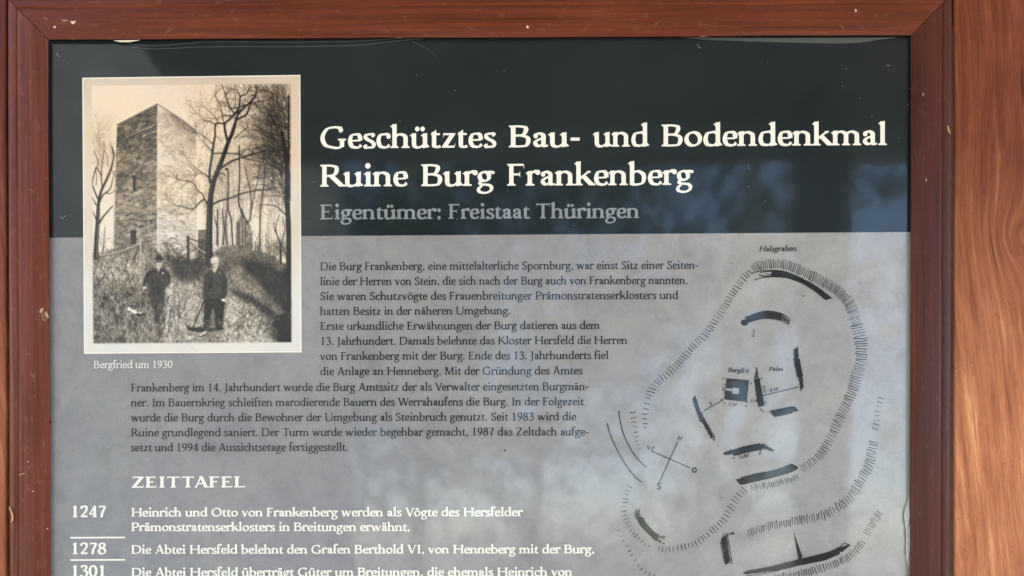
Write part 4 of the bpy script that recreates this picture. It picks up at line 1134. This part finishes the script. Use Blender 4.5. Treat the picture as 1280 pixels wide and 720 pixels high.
for _ in range(60): twigs(pr.uniform(318, 364), pr.uniform(314, 336), 1.57+pr.gauss(0, .5), pr.uniform(8, 20), .7, 2, .25, .6)
# shrubs by the tower foot
for _ in range(44): twigs(pr.uniform(206, 250), pr.uniform(318, 334), 1.57+pr.gauss(0, .5), pr.uniform(6, 16), .8, 2, .20, .65)
for _ in range(40): twigs(pr.uniform(118, 178), pr.uniform(316, 340), 1.57+pr.gauss(0, .5), pr.uniform(6, 20), .7, 2, .3, .6)
# rails
limb([(125, 319.5), (150, 314.5), (175.5, 304)], 1.1, 1.6, .74); limb([(126, 320.6), (150, 315.8), (175, 305.4)], .8, .8, .2, .8)
limb([(175.8, 301), (176.2, 325), (176.4, 350)], 2.0, 1.6, .68); limb([(177.2, 303), (177.5, 345)], .8, .6, .25, .7)
limb([(172, 312), (164, 336)], 1.2, .9, .25, .7); limb([(160, 322), (154, 342)], 1.2, .9, .2, .7)
limb([(235, 296), (235.6, 330)], 3.2, 3.2, .22); limb([(235, 297.5), (248, 302), (262, 307)], 1.8, 1.6, .24); limb([(237, 301), (250, 312), (262, 319)], 1.6, 1.6, .62); limb([(236.5, 303), (249, 314), (261, 321)], .9, .9, .2, .8); limb([(267, 310), (275, 314.5)], 1.4, 1.2, .6)

# ---- trees
B = .13
big = [(262, 330), (261.5, 300), (262, 275), (263, 250), (265, 236), (269, 221), (277.5, 200), (284.5, 180), (290, 167), (293.8, 155)]
limb(big, 9.0, 4.0, B+.05); limb([(p[0]-1.6, p[1]) for p in big[:8]], 2.2, 1.2, .32, .55)
for pts, w0, w1 in [
 ([(294, 155), (296, 146), (302.5, 137.5), (313, 127), (320, 117), (321.5, 107)], 3.2, 1.2),
 ([(285, 178), (281.8, 166), (281, 155), (287.5, 148.8), (293.8, 142.5), (305, 135), (316, 125), (321, 116), (319, 107)], 3.4, 1.4),
 ([(296, 149), (307.5, 143.8), (311, 136), (313.8, 128.8), (318, 121)], 2.6, 1.4), ([(293.8, 142.5), (299, 133), (300.6, 121), (307.5, 117.5), (313.8, 107)], 2.4, 1.4),
 ([(300.6, 121), (297.5, 116), (296, 112)], 1.4, .7), ([(288, 136), (300, 133.8), (310, 130), (323.8, 127), (333.8, 125), (341, 119.5), (339, 115), (333.8, 113.5)], 1.7, .7),
 ([(293.8, 142.5), (290, 138), (287, 135), (282, 122), (279, 110)], 1.4, .6), ([(314, 120), (326, 114), (331, 112)], 1.5, .8), ([(317, 128), (322.5, 133.8), (328.8, 141), (340, 152.5), (348, 166)], 1.2, .6),
 ([(324, 127), (323.5, 122)], 1.0, .8), ([(292.5, 173.8), (302.5, 165), (310, 158.8), (309, 154)], 1.2, .6), ([(294, 134), (294.5, 120), (293, 108)], 1.0, .5), ([(293, 145), (286, 145), (281, 143)], 1.3, .7), ([(303, 118), (306, 112), (306, 105)], .9, .5),
 ([(262.4, 228), (262, 215), (264, 201), (265.6, 190), (266.9, 180), (268.8, 170), (269, 157.5), (272.5, 154), (281, 155)], 3.0, 2.0),
 ([(272.5, 152.5), (268, 145), (260, 137.5)], 1.2, .7), ([(268.8, 155.5), (262, 152), (257.5, 151), (245, 141)], 1.2, .5), ([(280, 154), (277.5, 143.8), (275, 131), (270, 121), (270, 108)], 1.4, .7),
 ([(290, 137), (287.5, 133.8), (282.5, 118.8), (277.5, 107.5)], 1.4, .7), ([(266, 180), (263.8, 177.5), (252.5, 168.8), (245, 166)], 1.4, .6), ([(255, 172), (257, 178)], .8, .5), ([(277, 176), (271, 170)], 1.0, .5), ([(277.5, 144), (283, 145), (289, 143.5)], 1.0, .7),
 ([(262, 222.5), (255, 217), (246, 211), (236, 202.5)], 1.7, .5), ([(265, 189), (257.5, 181), (252, 176)], 1.3, .5), ([(266, 191.9), (280, 191.5), (298.8, 193), (308.8, 198.8), (326, 201.9), (335, 204)], 1.8, .9),
 ([(260.5, 257), (255, 247.5), (252.5, 241.9), (247.5, 238.8), (241, 228.5), (231, 226), (221, 223.8)], 2.0, .7), ([(255, 249), (247.5, 255), (243.8, 260), (237.5, 261.3), (227.5, 258.4), (217.5, 256)], 1.9, .7), ([(241, 228), (244, 219), (246, 215)], .8, .4), ([(236, 227), (230, 231)], .8, .4),
 ([(265, 256), (275, 251), (290, 247), (302.5, 242), (321, 238), (333.8, 237.3), (352.5, 233.8)], 2.4, 1.0), ([(273, 213), (280, 207.5), (291, 201), (305, 196), (317.5, 192), (333.8, 188.8), (352.5, 188), (362, 182)], 2.8, 1.3),
 ([(313.8, 192.5), (318, 186), (323.8, 183.8), (335, 181.5), (342, 187)], 1.2, .7), ([(300, 194), (306, 188), (313, 187)], 1.2, .6),
 ([(281, 219), (276, 216), (272, 221)], 1.0, .8), ([(299, 182), (299.5, 225), (298, 250), (301, 262), (305, 272)], 1.8, 2.2), ([(285, 211), (285.6, 235), (285, 260), (289, 275), (291, 306)], 1.5, 2.0),
 ([(306, 207.5), (309, 222), (312.5, 237.5), (314, 255), (312.5, 274)], 1.3, 1.6), ([(325, 202.5), (322.5, 223.8), (317, 247), (313.5, 268)], 1.1, 1.5), ([(331, 208.8), (330, 230), (326.5, 255), (325.3, 275), (324.5, 313)], 1.3, 1.7),
 ([(323.8, 255.6), (342.5, 256.9), (350, 262), (357, 268.5)], .8, 1.6), ([(328.8, 245), (350, 245), (355, 251), (357, 258)], .8, 1.3), ([(352, 232), (347, 226), (340, 221), (333, 222)], 1.2, .6), ([(354, 218), (346, 210), (338, 205)], 1.2, .6),
 ([(272, 262), (271.5, 285), (271.5, 306)], 1.6, 2.2), ([(278, 262), (280, 285), (279, 306)], 1.3, 1.8), ([(283, 262), (282, 285), (284, 306)], 1.4, 1.9), ([(268, 270), (271, 285)], 1.0, 1.2), ([(313, 273), (309, 278), (302, 262)], 1.6, 1.6),
 ([(351, 330), (350.5, 308), (346, 293), (345, 283), (349, 268)], 2.4, .8), ([(350.5, 306), (356, 288), (353, 270)], 1.8, .7), ([(352, 305), (358, 320), (360, 330)], 1.4, 1.4), ([(346, 293), (342, 284), (343, 276)], 1.0, .6), ([(319, 302), (319, 314)], 1.2, 1), ([(322, 306), (323, 314)], 1, 1)]:
    limb(pts, w0, w1, pr.uniform(B-.02, B+.10), .92)
    if w1 < 1.5 and pts[-1][1] < 262 and len(pts) > 2:
        Q = cr(pts, 5); e, q = Q[-1], Q[-3]; an = math.atan2(-(e[1]-q[1]), e[0]-q[0])
        twigs(e[0], e[1], an, pr.uniform(8, 15), .75, 2, .2, .75)
        for k in range(max(3, len(Q)//3)):
            i = pr.randrange(len(Q)//3, len(Q)); p = Q[i]; twigs(p[0], p[1], an+pr.choice((1, -1))*pr.uniform(.5, 1.2), pr.uniform(6, 13), .65, 1, .24, .65)
limb([(352, 165), (357, 190), (358.5, 215), (359, 250), (361, 290), (362, 340)], 4, 7.5, .09); limb([(361, 120), (360.5, 180), (361.5, 250)], 2.0, 4.0, .14, .9)
for _ in range(50): seg(*(q := (pr.uniform(353, 363), pr.uniform(180, 300))), q[0]+pr.uniform(-1, 1), q[1]+pr.uniform(2, 6), .9, .6, pr.choice((.5, .3, .6)), .35)
for _ in range(80): twigs(356+pr.uniform(-3, 3), pr.uniform(150, 250), 2.3+pr.gauss(0, .5), pr.uniform(16, 34), 1.0, 2, .16, .6)
for x, y in ((283, 211.5),): paint(pmask([(x-2, y-1), (x, y-1.6), (x+2, y), (x+.6, y+1.6), (x-1.6, y+1)]), .12)
lt = [(120, 322), (120.6, 300), (122, 279), (122.5, 268), (123, 258), (124, 249), (127, 237.5), (132.5, 226), (137.5, 215), (141, 202.5), (142.5, 192.5), (140, 183)]
limb(lt, 6.2, 1.0, .22); limb([(p[0]+1.2, p[1]) for p in lt[:7]], 1.6, .9, .5, .6)
for pts, w0, w1 in [([(124.5, 252), (128.8, 243.8), (137.5, 236), (141, 224), (143.5, 214)], 2.2, .8), ([(132.5, 241), (138, 242), (143.8, 238)], 1.3, .7), ([(122, 248), (118, 238), (115.3, 228.8), (118.8, 214), (120.6, 210), (126, 219), (127.5, 233)], 2.0, 1.2),
 ([(120.6, 210), (122.5, 202), (117.5, 187)], 1.4, .7), ([(126.8, 220), (127.5, 205), (130, 190), (130, 176)], 1.3, .7), ([(120, 256), (115, 246)], 1.8, .9), ([(141, 257.5), (135, 264), (129, 271), (124, 279)], 1.6, 2.4), ([(120, 274), (115, 262)], 1.6, .8), ([(135, 208), (134, 196), (131, 188)], .9, .5), ([(120, 232), (121, 220), (119.5, 212)], 1.0, .6), ([(131, 284), (130, 300), (129, 314)], .8, 1.2), ([(113, 322.5), (116, 319.5)], 2.2, 1.2), ([(139, 211), (143, 219)], .8, .5), ([(142, 194), (139, 184), (137, 176)], .9, .5)]:
    limb(pts, w0, w1, .2, .9)

# ---- the two men
def shape(pts, v, a=1., soft=0, tex=.16, n=4):
    Q = cr(list(pts)+[pts[0]], n)[:-1]; paint(pmask(Q, max(soft, .25)), v+(gf-.5)*tex+(n1-.5)*tex+(n2-.5)*tex, a)
# left man: hat, face, jacket, waistcoat and tie, plus-fours, hand on a stick
shape([(194, 336), (199, 334), (204, 336), (210, 340), (213.5, 348), (211.5, 356), (206, 362), (205.5, 371), (196, 373), (187, 371), (186, 360), (184, 352), (181, 359), (178.5, 358), (180, 348), (184, 340)], .23)
shape([(187, 369), (205.5, 369), (203.5, 386), (200, 394), (199.5, 404), (193.5, 404), (193, 392), (190, 384), (187.5, 378)], .27); limb([(196, 374), (196, 390), (195.5, 402)], 1.2, .8, .10, .7); limb([(202, 376), (201, 392)], 1, .8, .36, .5)
for q in (([(206, 342), (208, 350), (206, 358)], .32), ([(188, 344), (187, 356), (188, 366)], .34), ([(193, 344), (193, 362)], .30), ([(203, 345), (202, 364)], .30)): limb(q[0], .9, .7, q[1], .6)
paint(pmask([(195.4, 333), (201, 333), (198.2, 341)]), .80); limb([(198.2, 335), (198, 340.5)], .9, .7, .35, .8); paint(pmask([(202.3, 340.4), (204.8, 340.2), (204.7, 342.3), (202.6, 342.4)]), .85)
shape([(194.3, 325), (195.5, 333.3), (198.5, 335.6), (201.4, 333.3), (202.6, 325)], .76, tex=.04); paint(pmask([(194.4, 325), (202.6, 325), (202.2, 328), (194.8, 328)]), .28, .8)
limb([(196.6, 331.4), (200.2, 331.4)], .8, .8, .42, .8); limb([(198.4, 327.5), (198.4, 330.2)], .7, .9, .75, .8); seg(196.4, 328.6, 197.3, 328.6, .8, .8, .2); seg(199.7, 328.6, 200.6, 328.6, .8, .8, .2)
shape([(191.2, 323.4), (194.5, 322), (195.3, 318.8), (198.5, 317.6), (201.6, 318.6), (203, 321.8), (206.2, 324), (202, 325.6), (196, 325.6)], .24, tex=.06); limb([(195, 322.6), (202.4, 322.4)], 1.0, 1.0, .12, .8); limb([(196, 320), (201, 319.6)], 1.0, .8, .42, .6)
paint(pmask([(178.6, 358.5), (182, 358), (183.4, 360.4), (181, 362.4), (178.8, 361.4)]), .78); limb([(181, 361), (179, 376), (176.5, 388)], .9, .8, .16, .9)
paint(pmask([(207.5, 362), (212, 360.5), (216, 363), (215, 368), (209, 370)], .8), .78, .8)
# white dog nosing in the weeds
shape([(158.5, 385.5), (161.5, 383.6), (164, 386.4), (169, 388), (171.5, 390), (170.5, 392.6), (167, 391.6), (163, 388.4), (159.6, 387.6)], .95, tex=.02); seg(174, 390.5, 176.4, 391.8, 1.9, 1.4, .84); limb([(170, 393), (176, 394), (182, 392)], 2.2, 2, .1, .8); limb([(164, 382), (172, 385)], 1.5, 1.2, .12, .6)
# right man: white hair, buttoned jacket, trousers, spat shoe, cane
shape([(262, 338), (267, 336), (272, 336), (279, 338.5), (283, 345), (284.2, 358), (284, 368), (280.6, 372), (279.4, 374), (279, 376), (262, 376), (256, 374), (254.2, 366), (255, 352), (257, 343)], .21)
shape([(255, 374), (279, 374), (279.5, 392), (278.2, 408), (272, 410.5), (269, 406), (268, 392), (265.8, 386), (263, 398), (261.6, 411), (254.6, 411), (254.2, 398), (255, 386)], .20)
shape([(265.6, 387), (267.6, 394), (268.4, 407), (263, 408), (263.4, 398)], .42, tex=.25)
for q in (([(259, 346), (258.5, 358), (258, 370)], .30), ([(279, 346), (279.6, 358), (279.4, 368)], .07), ([(268, 346), (268.5, 358), (267, 374)], .26), ([(262, 362), (266, 363)], .30), ([(272, 362), (277, 362)], .28), ([(258, 380), (257.5, 396)], .24), ([(274, 380), (275, 400)], .24), ([(264, 350), (263.5, 357)], .07), ([(256, 375.5), (278, 376)], .06)): limb(q[0], .9, .7, q[1], .7)
paint(pmask([(261.4, 356), (264, 355.4), (265.4, 358), (263.4, 360), (261.6, 358.4)]), .03)
paint(pmask([(265.6, 337), (271.8, 335), (268, 342.5)]), .86); limb([(268.2, 338), (267.8, 342)], .9, .7, .25, .7); seg(274.4, 340.6, 275.6, 341.6, 1, .8, .8)
shape([(263.4, 328), (264.6, 334.6), (268, 337.4), (271.8, 335), (273.4, 329), (272.8, 323.6), (268.5, 321.4), (264.4, 323)], .76, tex=.06); shape([(263.2, 329), (264, 323.4), (268, 321), (272.6, 322.6), (273.8, 328), (271, 325.6), (265.6, 325.4)], .84, tex=.05)
paint(pmask([(263.8, 329.4), (266, 329), (267, 334), (266, 336), (264.6, 334)]), .34, .8); limb([(265.4, 330), (270.8, 329.6)], 1.0, .8, .36, .75); limb([(266.6, 334.4), (269.8, 334)], .8, .8, .34, .8); limb([(268, 330.4), (267.6, 332.8)], .8, .8, .8, .7)
paint(pmask([(277, 373.4), (281.6, 374), (281, 377), (277.4, 376.6)]), .92); paint(pmask([(253, 371.6), (255.6, 371.8), (255, 374.4), (253.2, 374)]), .2)
limb([(255, 376), (249, 391), (240.8, 410)], 1.5, 1.3, .12); shape([(231, 402), (235, 407), (243, 409.6), (252, 408), (262, 409), (272, 411), (266, 414), (256, 414.6), (246, 415), (236, 413), (233, 408)], .15, .9, .4)
shape([(248.5, 418.6), (252, 416.5), (256, 414.4), (258, 413), (257.4, 415.6), (254, 418.2), (250, 419.8)], .86, tex=.05); limb([(247.5, 420.4), (253, 420), (259, 416)], 1.2, 1, .1, .9); limb([(234, 418), (241, 419)], 1.3, .9, .2, .7); shape([(268, 408), (276, 408), (280, 411), (274, 413), (268, 412)], .14)

# weeds growing up before the men's legs
grass(45, (182, 384, 208, 408), .45, .7, 4, 10, .3, .55, .7); grass(25, (184, 384, 206, 406), .12, .25, 4, 10, .3, .55, .7); grass(60, (250, 402, 284, 416), .4, .7, 2, 5, .5, .6, .7)
# lens softness and film grain of the old print
def blur(A, n):
    ker = np.ones(2*n+1)/(2*n+1)
    for ax in (0, 1): A = np.apply_along_axis(lambda v: np.convolve(np.pad(v, n, 'edge'), ker, 'valid'), ax, A)
    return A
T = .5*T+.34*blur(T, 1)+.16*blur(blur(T, 3), 2)
T += (vnoise(.9, .9, 2, seed=61, rough=.8)-.5)*.16+(vnoise(34, oct=3, seed=62)-.5)*.08
# ---- mount: pale card border, aged tone, fine specks
inside = pmask([(114.6, 107.2), (363.2, 104.6), (364.4, 427.8), (116.6, 429.3)], .25)
edge = vnoise(5, 5, 3, seed=51)
brd = .93+(vnoise(26, oct=4, seed=52)-.5)*.05
T = T*inside+brd*(1-inside)
T = np.where(inside > .5, np.clip(.5+(T-.5)*1.34-.015, .03, 1), T)
T = np.clip(T+(rng.random((PH, PW))-.5)*.03, .02, 1)
limb([(235, 430), (240, 434), (245, 438), (248, 439.5)], .6, .5, .7, .6); limb([(118, 430.5), (200, 430), (290, 429.6)], .5, .5, .84, .5)
for _ in range(40): seg(*(q := (pr.uniform(104, 376), pr.uniform(95, 441))), q[0]+pr.uniform(-1, 1), q[1]+pr.uniform(-1, 1), .6, .5, .6, .35)
# rim of bare paper round the card
cardm = pmask([(103.9, 98.3), (374.6, 94.8), (376.0, 439.4), (106.0, 441)], 0)
# tone to ink colour: cool black ink on a sheet that is buff in the sky and paler below
paper_top, paper_low = np.array((234, 212, 190.)), np.array((234, 228, 222.)); ink_c = np.array((26, 27, 30.))
w_ = np.clip((YY-200)/190+(vnoise(70, oct=3, seed=53)-.5)*.5, 0, 1)[..., None]
pc = paper_top*(1-w_)+paper_low*w_
warm = (vnoise(50, oct=3, seed=54)-.5)[..., None]*np.array((6, 0, -16.)); pc = pc+warm
dim = (1-inside)*np.clip((170-YY)/90, 0, 1)*.055
rgb = ink_c+(pc*(1-dim[..., None])-ink_c)*T[..., None]
tm = np.clip(T, 0, 1); rgb = rgb+(tm*(1-tm)*4)[..., None]*np.array((7, 2, -6.))*(inside > .5)[..., None]
rgb = rgb*cardm[..., None]+np.array((246, 242, 232.))*(1-cardm[..., None])
c01 = np.clip(rgb/255, 0, 1); lin_rgb = np.where(c01 <= .04045, c01/12.92, ((c01+.055)/1.055)**2.4)

m = Mat('old_photo_print'); a_ = m.node('ShaderNodeAttribute', attribute_name='print')
M_PRINT = finish(m, a_.outputs['Color'])
def print_sheet():
    q = [np.array(p) for p in ((102.9, 97.2), (375.4, 93.7), (377, 440.5), (105, 442.2))]
    nx, ny = 350, 446; u = np.linspace(0, 1, nx+1)[None, :, None]; v = np.linspace(0, 1, ny+1)[:, None, None]
    p = (q[0]*(1-u)+q[1]*u)*(1-v)+(q[3]*(1-u)+q[2]*u)*v
    jx = np.clip((p[..., 0]-X0)*K, 0, PW-1.01); jy = np.clip((p[..., 1]-Y0)*K, 0, PH-1.01)
    # box filter to the sheet's own spacing, then sample
    Fq = lin_rgb.copy()
    Fq[1:-1, 1:-1] = (lin_rgb[1:-1, 1:-1]*2+lin_rgb[:-2, 1:-1]+lin_rgb[2:, 1:-1]+lin_rgb[1:-1, :-2]+lin_rgb[1:-1, 2:])/6
    ix, iy = jx.astype(int), jy.astype(int); fx, fy = (jx-ix)[..., None], (jy-iy)[..., None]
    c = (Fq[iy, ix]*(1-fx)+Fq[iy, ix+1]*fx)*(1-fy)+(Fq[iy+1, ix]*(1-fx)+Fq[iy+1, ix+1]*fx)*fy
    s = (D-.00036)/D*.001
    co = np.zeros((ny+1, nx+1, 3)); co[..., 0] = (p[..., 0]-640)*s; co[..., 1] = -.00036; co[..., 2] = (360-CY)*.001+(CY-p[..., 1])*s
    idx = np.arange((ny+1)*(nx+1)).reshape(ny+1, nx+1)
    F = np.stack([idx[:-1, :-1], idx[1:, :-1], idx[1:, 1:], idx[:-1, 1:]], -1).reshape(-1, 4)
    o = mesh_obj('historic_photo', co.reshape(-1, 3), F.tolist(), M_PRINT, poster)
    at = o.data.color_attributes.new('print', 'FLOAT_COLOR', 'POINT')
    at.data.foreach_set('color', np.concatenate([c.reshape(-1, 3), np.ones((c.shape[0]*c.shape[1], 1))], 1).astype(np.float32).ravel())
    return o
PRINT = print_sheet(); PRINT['label'] = 'sepia photo of a stone tower with two men and bare trees'
# ---------------------------------------------------------------- laminate edge, slivers, cocoon and plant bits
FILM = Mat('laminate_film', .25).col(lin((84, 92, 94))).m
FILM2 = Mat('laminate_margin', .3).col(lin((158, 158, 152))).m
t = Flat()
for pts, w in (([(158, 54), (175, 56.5), (195, 57.2), (225, 55), (255, 52.6), (300, 52.4), (350, 52.6), (400, 52.2), (450, 51), (490, 48.8), (515, 47.5)], 1.0),
               ([(165, 59.5), (190, 61), (220, 60.4), (250, 58.8), (300, 58.2), (350, 58.4), (400, 57.8), (445, 56.6), (480, 53), (510, 49.8), (530, 48.2)], 1.1)):
    t.line(pts, w, taper=(.5, .8), smooth=True)
t.line([(515, 51.5), (535, 62), (548, 73)], .7, taper=(1, .3), smooth=True)
V_ = cr([(848, 46), (880, 49.5), (930, 51.5), (980, 53), (1040, 54.2), (1072, 53.4), (1100, 49.5), (1120, 47.4)], 6); U_ = cr([(848, 45.6), (880, 46.8), (930, 47.2), (980, 47.2), (1040, 47), (1072, 46.8), (1100, 46.6), (1120, 46.6)], 6)
FILM3 = Mat('laminate_fold', .3).col(lin((84, 88, 88))).m
t2 = Flat(); b_ = [p for q in zip(U_, V_) for p in q]; t2.add(b_, [(2*k, 2*k+1, 2*k+3, 2*k+2) for k in range(len(U_)-1)])
for y0_, y1_ in ((48, 50.5), (46.4, 52.2)): t2.line([(870, y0_), (960, y1_), (1070, y1_+.3), (1100, 48.6)], .6, smooth=True)
ink('laminate_edge', t, FILM, .0006); ink('laminate_edge', t2, FILM3, .0006)
t = Flat(); t.poly([(1134.5, 290.4), (1139, 290.2), (1138, 500), (1133.4, 500)]); t.poly([(1133.4, 500), (1138, 500), (1137, 1000), (1132.6, 1000)])
ink('laminate_edge', t, FILM2, .0006)
SLIV = Mat('bare_paper_edge', .7).col(lin((238, 224, 204))).m
for top_, bot_ in (([(142, 50.6), (150, 50.4), (165, 50.2), (174.5, 49.8)], [(142, 50.8), (150, 52.6), (163, 52.6), (174.5, 50.4)]), ([(487, 46.2), (498, 46), (512, 46)], [(487, 46.5), (498, 47.4), (512, 46.6)]), ([(864.5, 43.2), (880, 43), (901, 43)], [(864.5, 43.6), (878, 46), (901, 43.5)])):
    t = Flat(); t.add([p for q in zip(top_, bot_) for p in q], [(2*k, 2*k+1, 2*k+3, 2*k+2) for k in range(len(top_)-1)])
    ink('paper_sliver', t, SLIV, .0034)
# wrinkled loose laminate at the lower right edge
WR = Mat('wrinkled_film', .25).col(lin((190, 192, 190))).m
V, F = [], []; r_ = random.Random(5); nx_, ny_ = 7, 60
for j in range(ny_+1):
    s = j/ny_; y = 618+s*100; wd = 1.5+8.5*math.sin(math.pi*min(1, s*1.1))**.7*(.75+.25*math.sin(s*9))
    for i in range(nx_+1):
        u = i/nx_; x = 1138.6-wd*(1-u)
        V.append(P(x, y, .0008+.0024*abs(math.sin(u*5+s*7+math.sin(s*17)))*math.sin(math.pi*s)))
for j in range(ny_):
    for i in range(nx_):
        q = j*(nx_+1)+i; F.append((q, q+nx_+1, q+nx_+2, q+1))
mesh_obj('laminate_edge', V, F, WR, poster, True)

def strand(name, pts, rad, col, label, cat, m=None, group=None, taper=True):
    n = len(cr(pts, 6)); Q = cr([np.array(P(x, y, d)) for x, y, d in pts], 6)
    rr = [rad*(1 if not taper else .35+.65*math.sin(math.pi*(.12+.86*k/(n-1)))) for k in range(n)]
    c = np.mean(np.array(Q), 0); v, f = tube([tuple(q-c) for q in Q], rr, 8)
    o = mesh_obj(name, v, f, m or Mat(name+'_surface', .7).col(lin(col)).m, None, True); o.location = tuple(c)
    return tag(o, label, cat, group)
# cocoon spun to the inner edge of the left rail
CO = Mat('cocoon_silk', .8); n_ = CO.noise(CO.coords((300, 300, 300)), 1, 4); CO.col(CO.ramp(n_, [(.3, lin((84, 54, 34))), (.7, lin((150, 112, 80)))])).bump(n_, .5, .001)
coc = thing('insect_cocoon', 'small brown cocoon spun onto the inner edge of the left frame rail', 'cocoon', P(56, 395, .0066))
def blob(name, cx, cy, d, rx, ry, rz, ang, m, parent, seed):
    r_ = random.Random(seed); bm = bmesh.new(); bmesh.ops.create_icosphere(bm, subdivisions=3, radius=1)
    for v in bm.verts:
        k = 1+.14*math.sin(v.co.x*5+seed)*math.sin(v.co.z*6)+r_.uniform(-.06, .06); x, y, z = v.co.x*rx*k, v.co.y*rz*k, v.co.z*ry*k
        v.co = Vector((x*math.cos(ang)-z*math.sin(ang), y, x*math.sin(ang)+z*math.cos(ang)))*.001
    c = Vector(P(cx, cy, d))-parent.location
    for v in bm.verts: v.co += c
    me = bpy.data.meshes.new(name); bm.to_mesh(me); bm.free(); me.materials.append(m); o = bpy.data.objects.new(name, me); COL.objects.link(o); o.parent = parent
    for p in me.polygons: p.use_smooth = True
    return o
blob('cocoon_body', 56, 396, .0062, 3.6, 7.2, 3.0, .25, CO.m, coc, 3)
CO2 = Mat('dry_husk', .8).col(lin((186, 150, 118))).m
blob('husk', 58.6, 393.5, .0085, 1.5, 4.6, 1.5, .35, CO2, coc, 8)
blob('silk_tuft', 52, 388, .0062, 1.8, 3.6, 1.0, -.6, CO2, coc, 5)
strand('plant_fibre', [(11.5, 634, .0050), (13.8, 639, .0056), (15.6, 645, .0058), (15.4, 651, .0056), (13, 653, .0050)], .0010, (206, 160, 128), 'curled pale plant fibre stuck low on the left frame rail', 'plant fibre')
strand('plant_fibre', [(23.5, 594, .0064), (28, 592.5, .0066), (32, 591.5, .0064)], .0006, (196, 150, 112), 'tiny straight pale fibre lying across the left frame rail', 'plant fibre')
strand('plant_fibre', [(1184.6, 157, .0045), (1185.6, 162, .0050), (1188, 167.5, .0045)], .0007, (214, 180, 110), 'short yellowish splinter caught beside the right post', 'plant fibre')
strand('dead_insect', [(62.3, 526, .0012), (62.3, 528.2, .0018), (62.4, 530.2, .0012)], .0014, (30, 26, 26), 'tiny black dead insect beside the left rail on the grey sheet', 'insect')

# pale dust and insect marks on the clear surface, a few in each corner and along the ledge
DUST = Mat('dust_speck', .9).col(lin((150, 152, 150))).m
rd = random.Random(21)
for _ in range(18):
    x, y = rd.uniform(64, 1134), rd.choice((rd.uniform(54, 290), rd.uniform(60, 130), rd.uniform(54, 700)))
    if 100 < x < 380 and 90 < y < 445: continue
    r = rd.choice((.35, .45, .6, .8)); t = Flat()
    t.poly([(x+r*math.cos(a)*rd.uniform(.6, 1.5), y+r*math.sin(a)*rd.uniform(.5, 1.1)) for a in np.linspace(0, 6.283, 7, endpoint=False)]); ink('dust_speck', t, DUST if y < 290 else M_PLAN, .0007)
for pts in ([(872, 55), (873, 58.5), (876, 60)], [(70, 66), (74, 71)], [(1108, 82), (1112, 81.4)], [(75, 270), (78, 273), (82, 269.5)]):
    t = Flat(); t.line(pts, .6, smooth=len(pts) > 2); ink('hair', t, DUST, .0007)
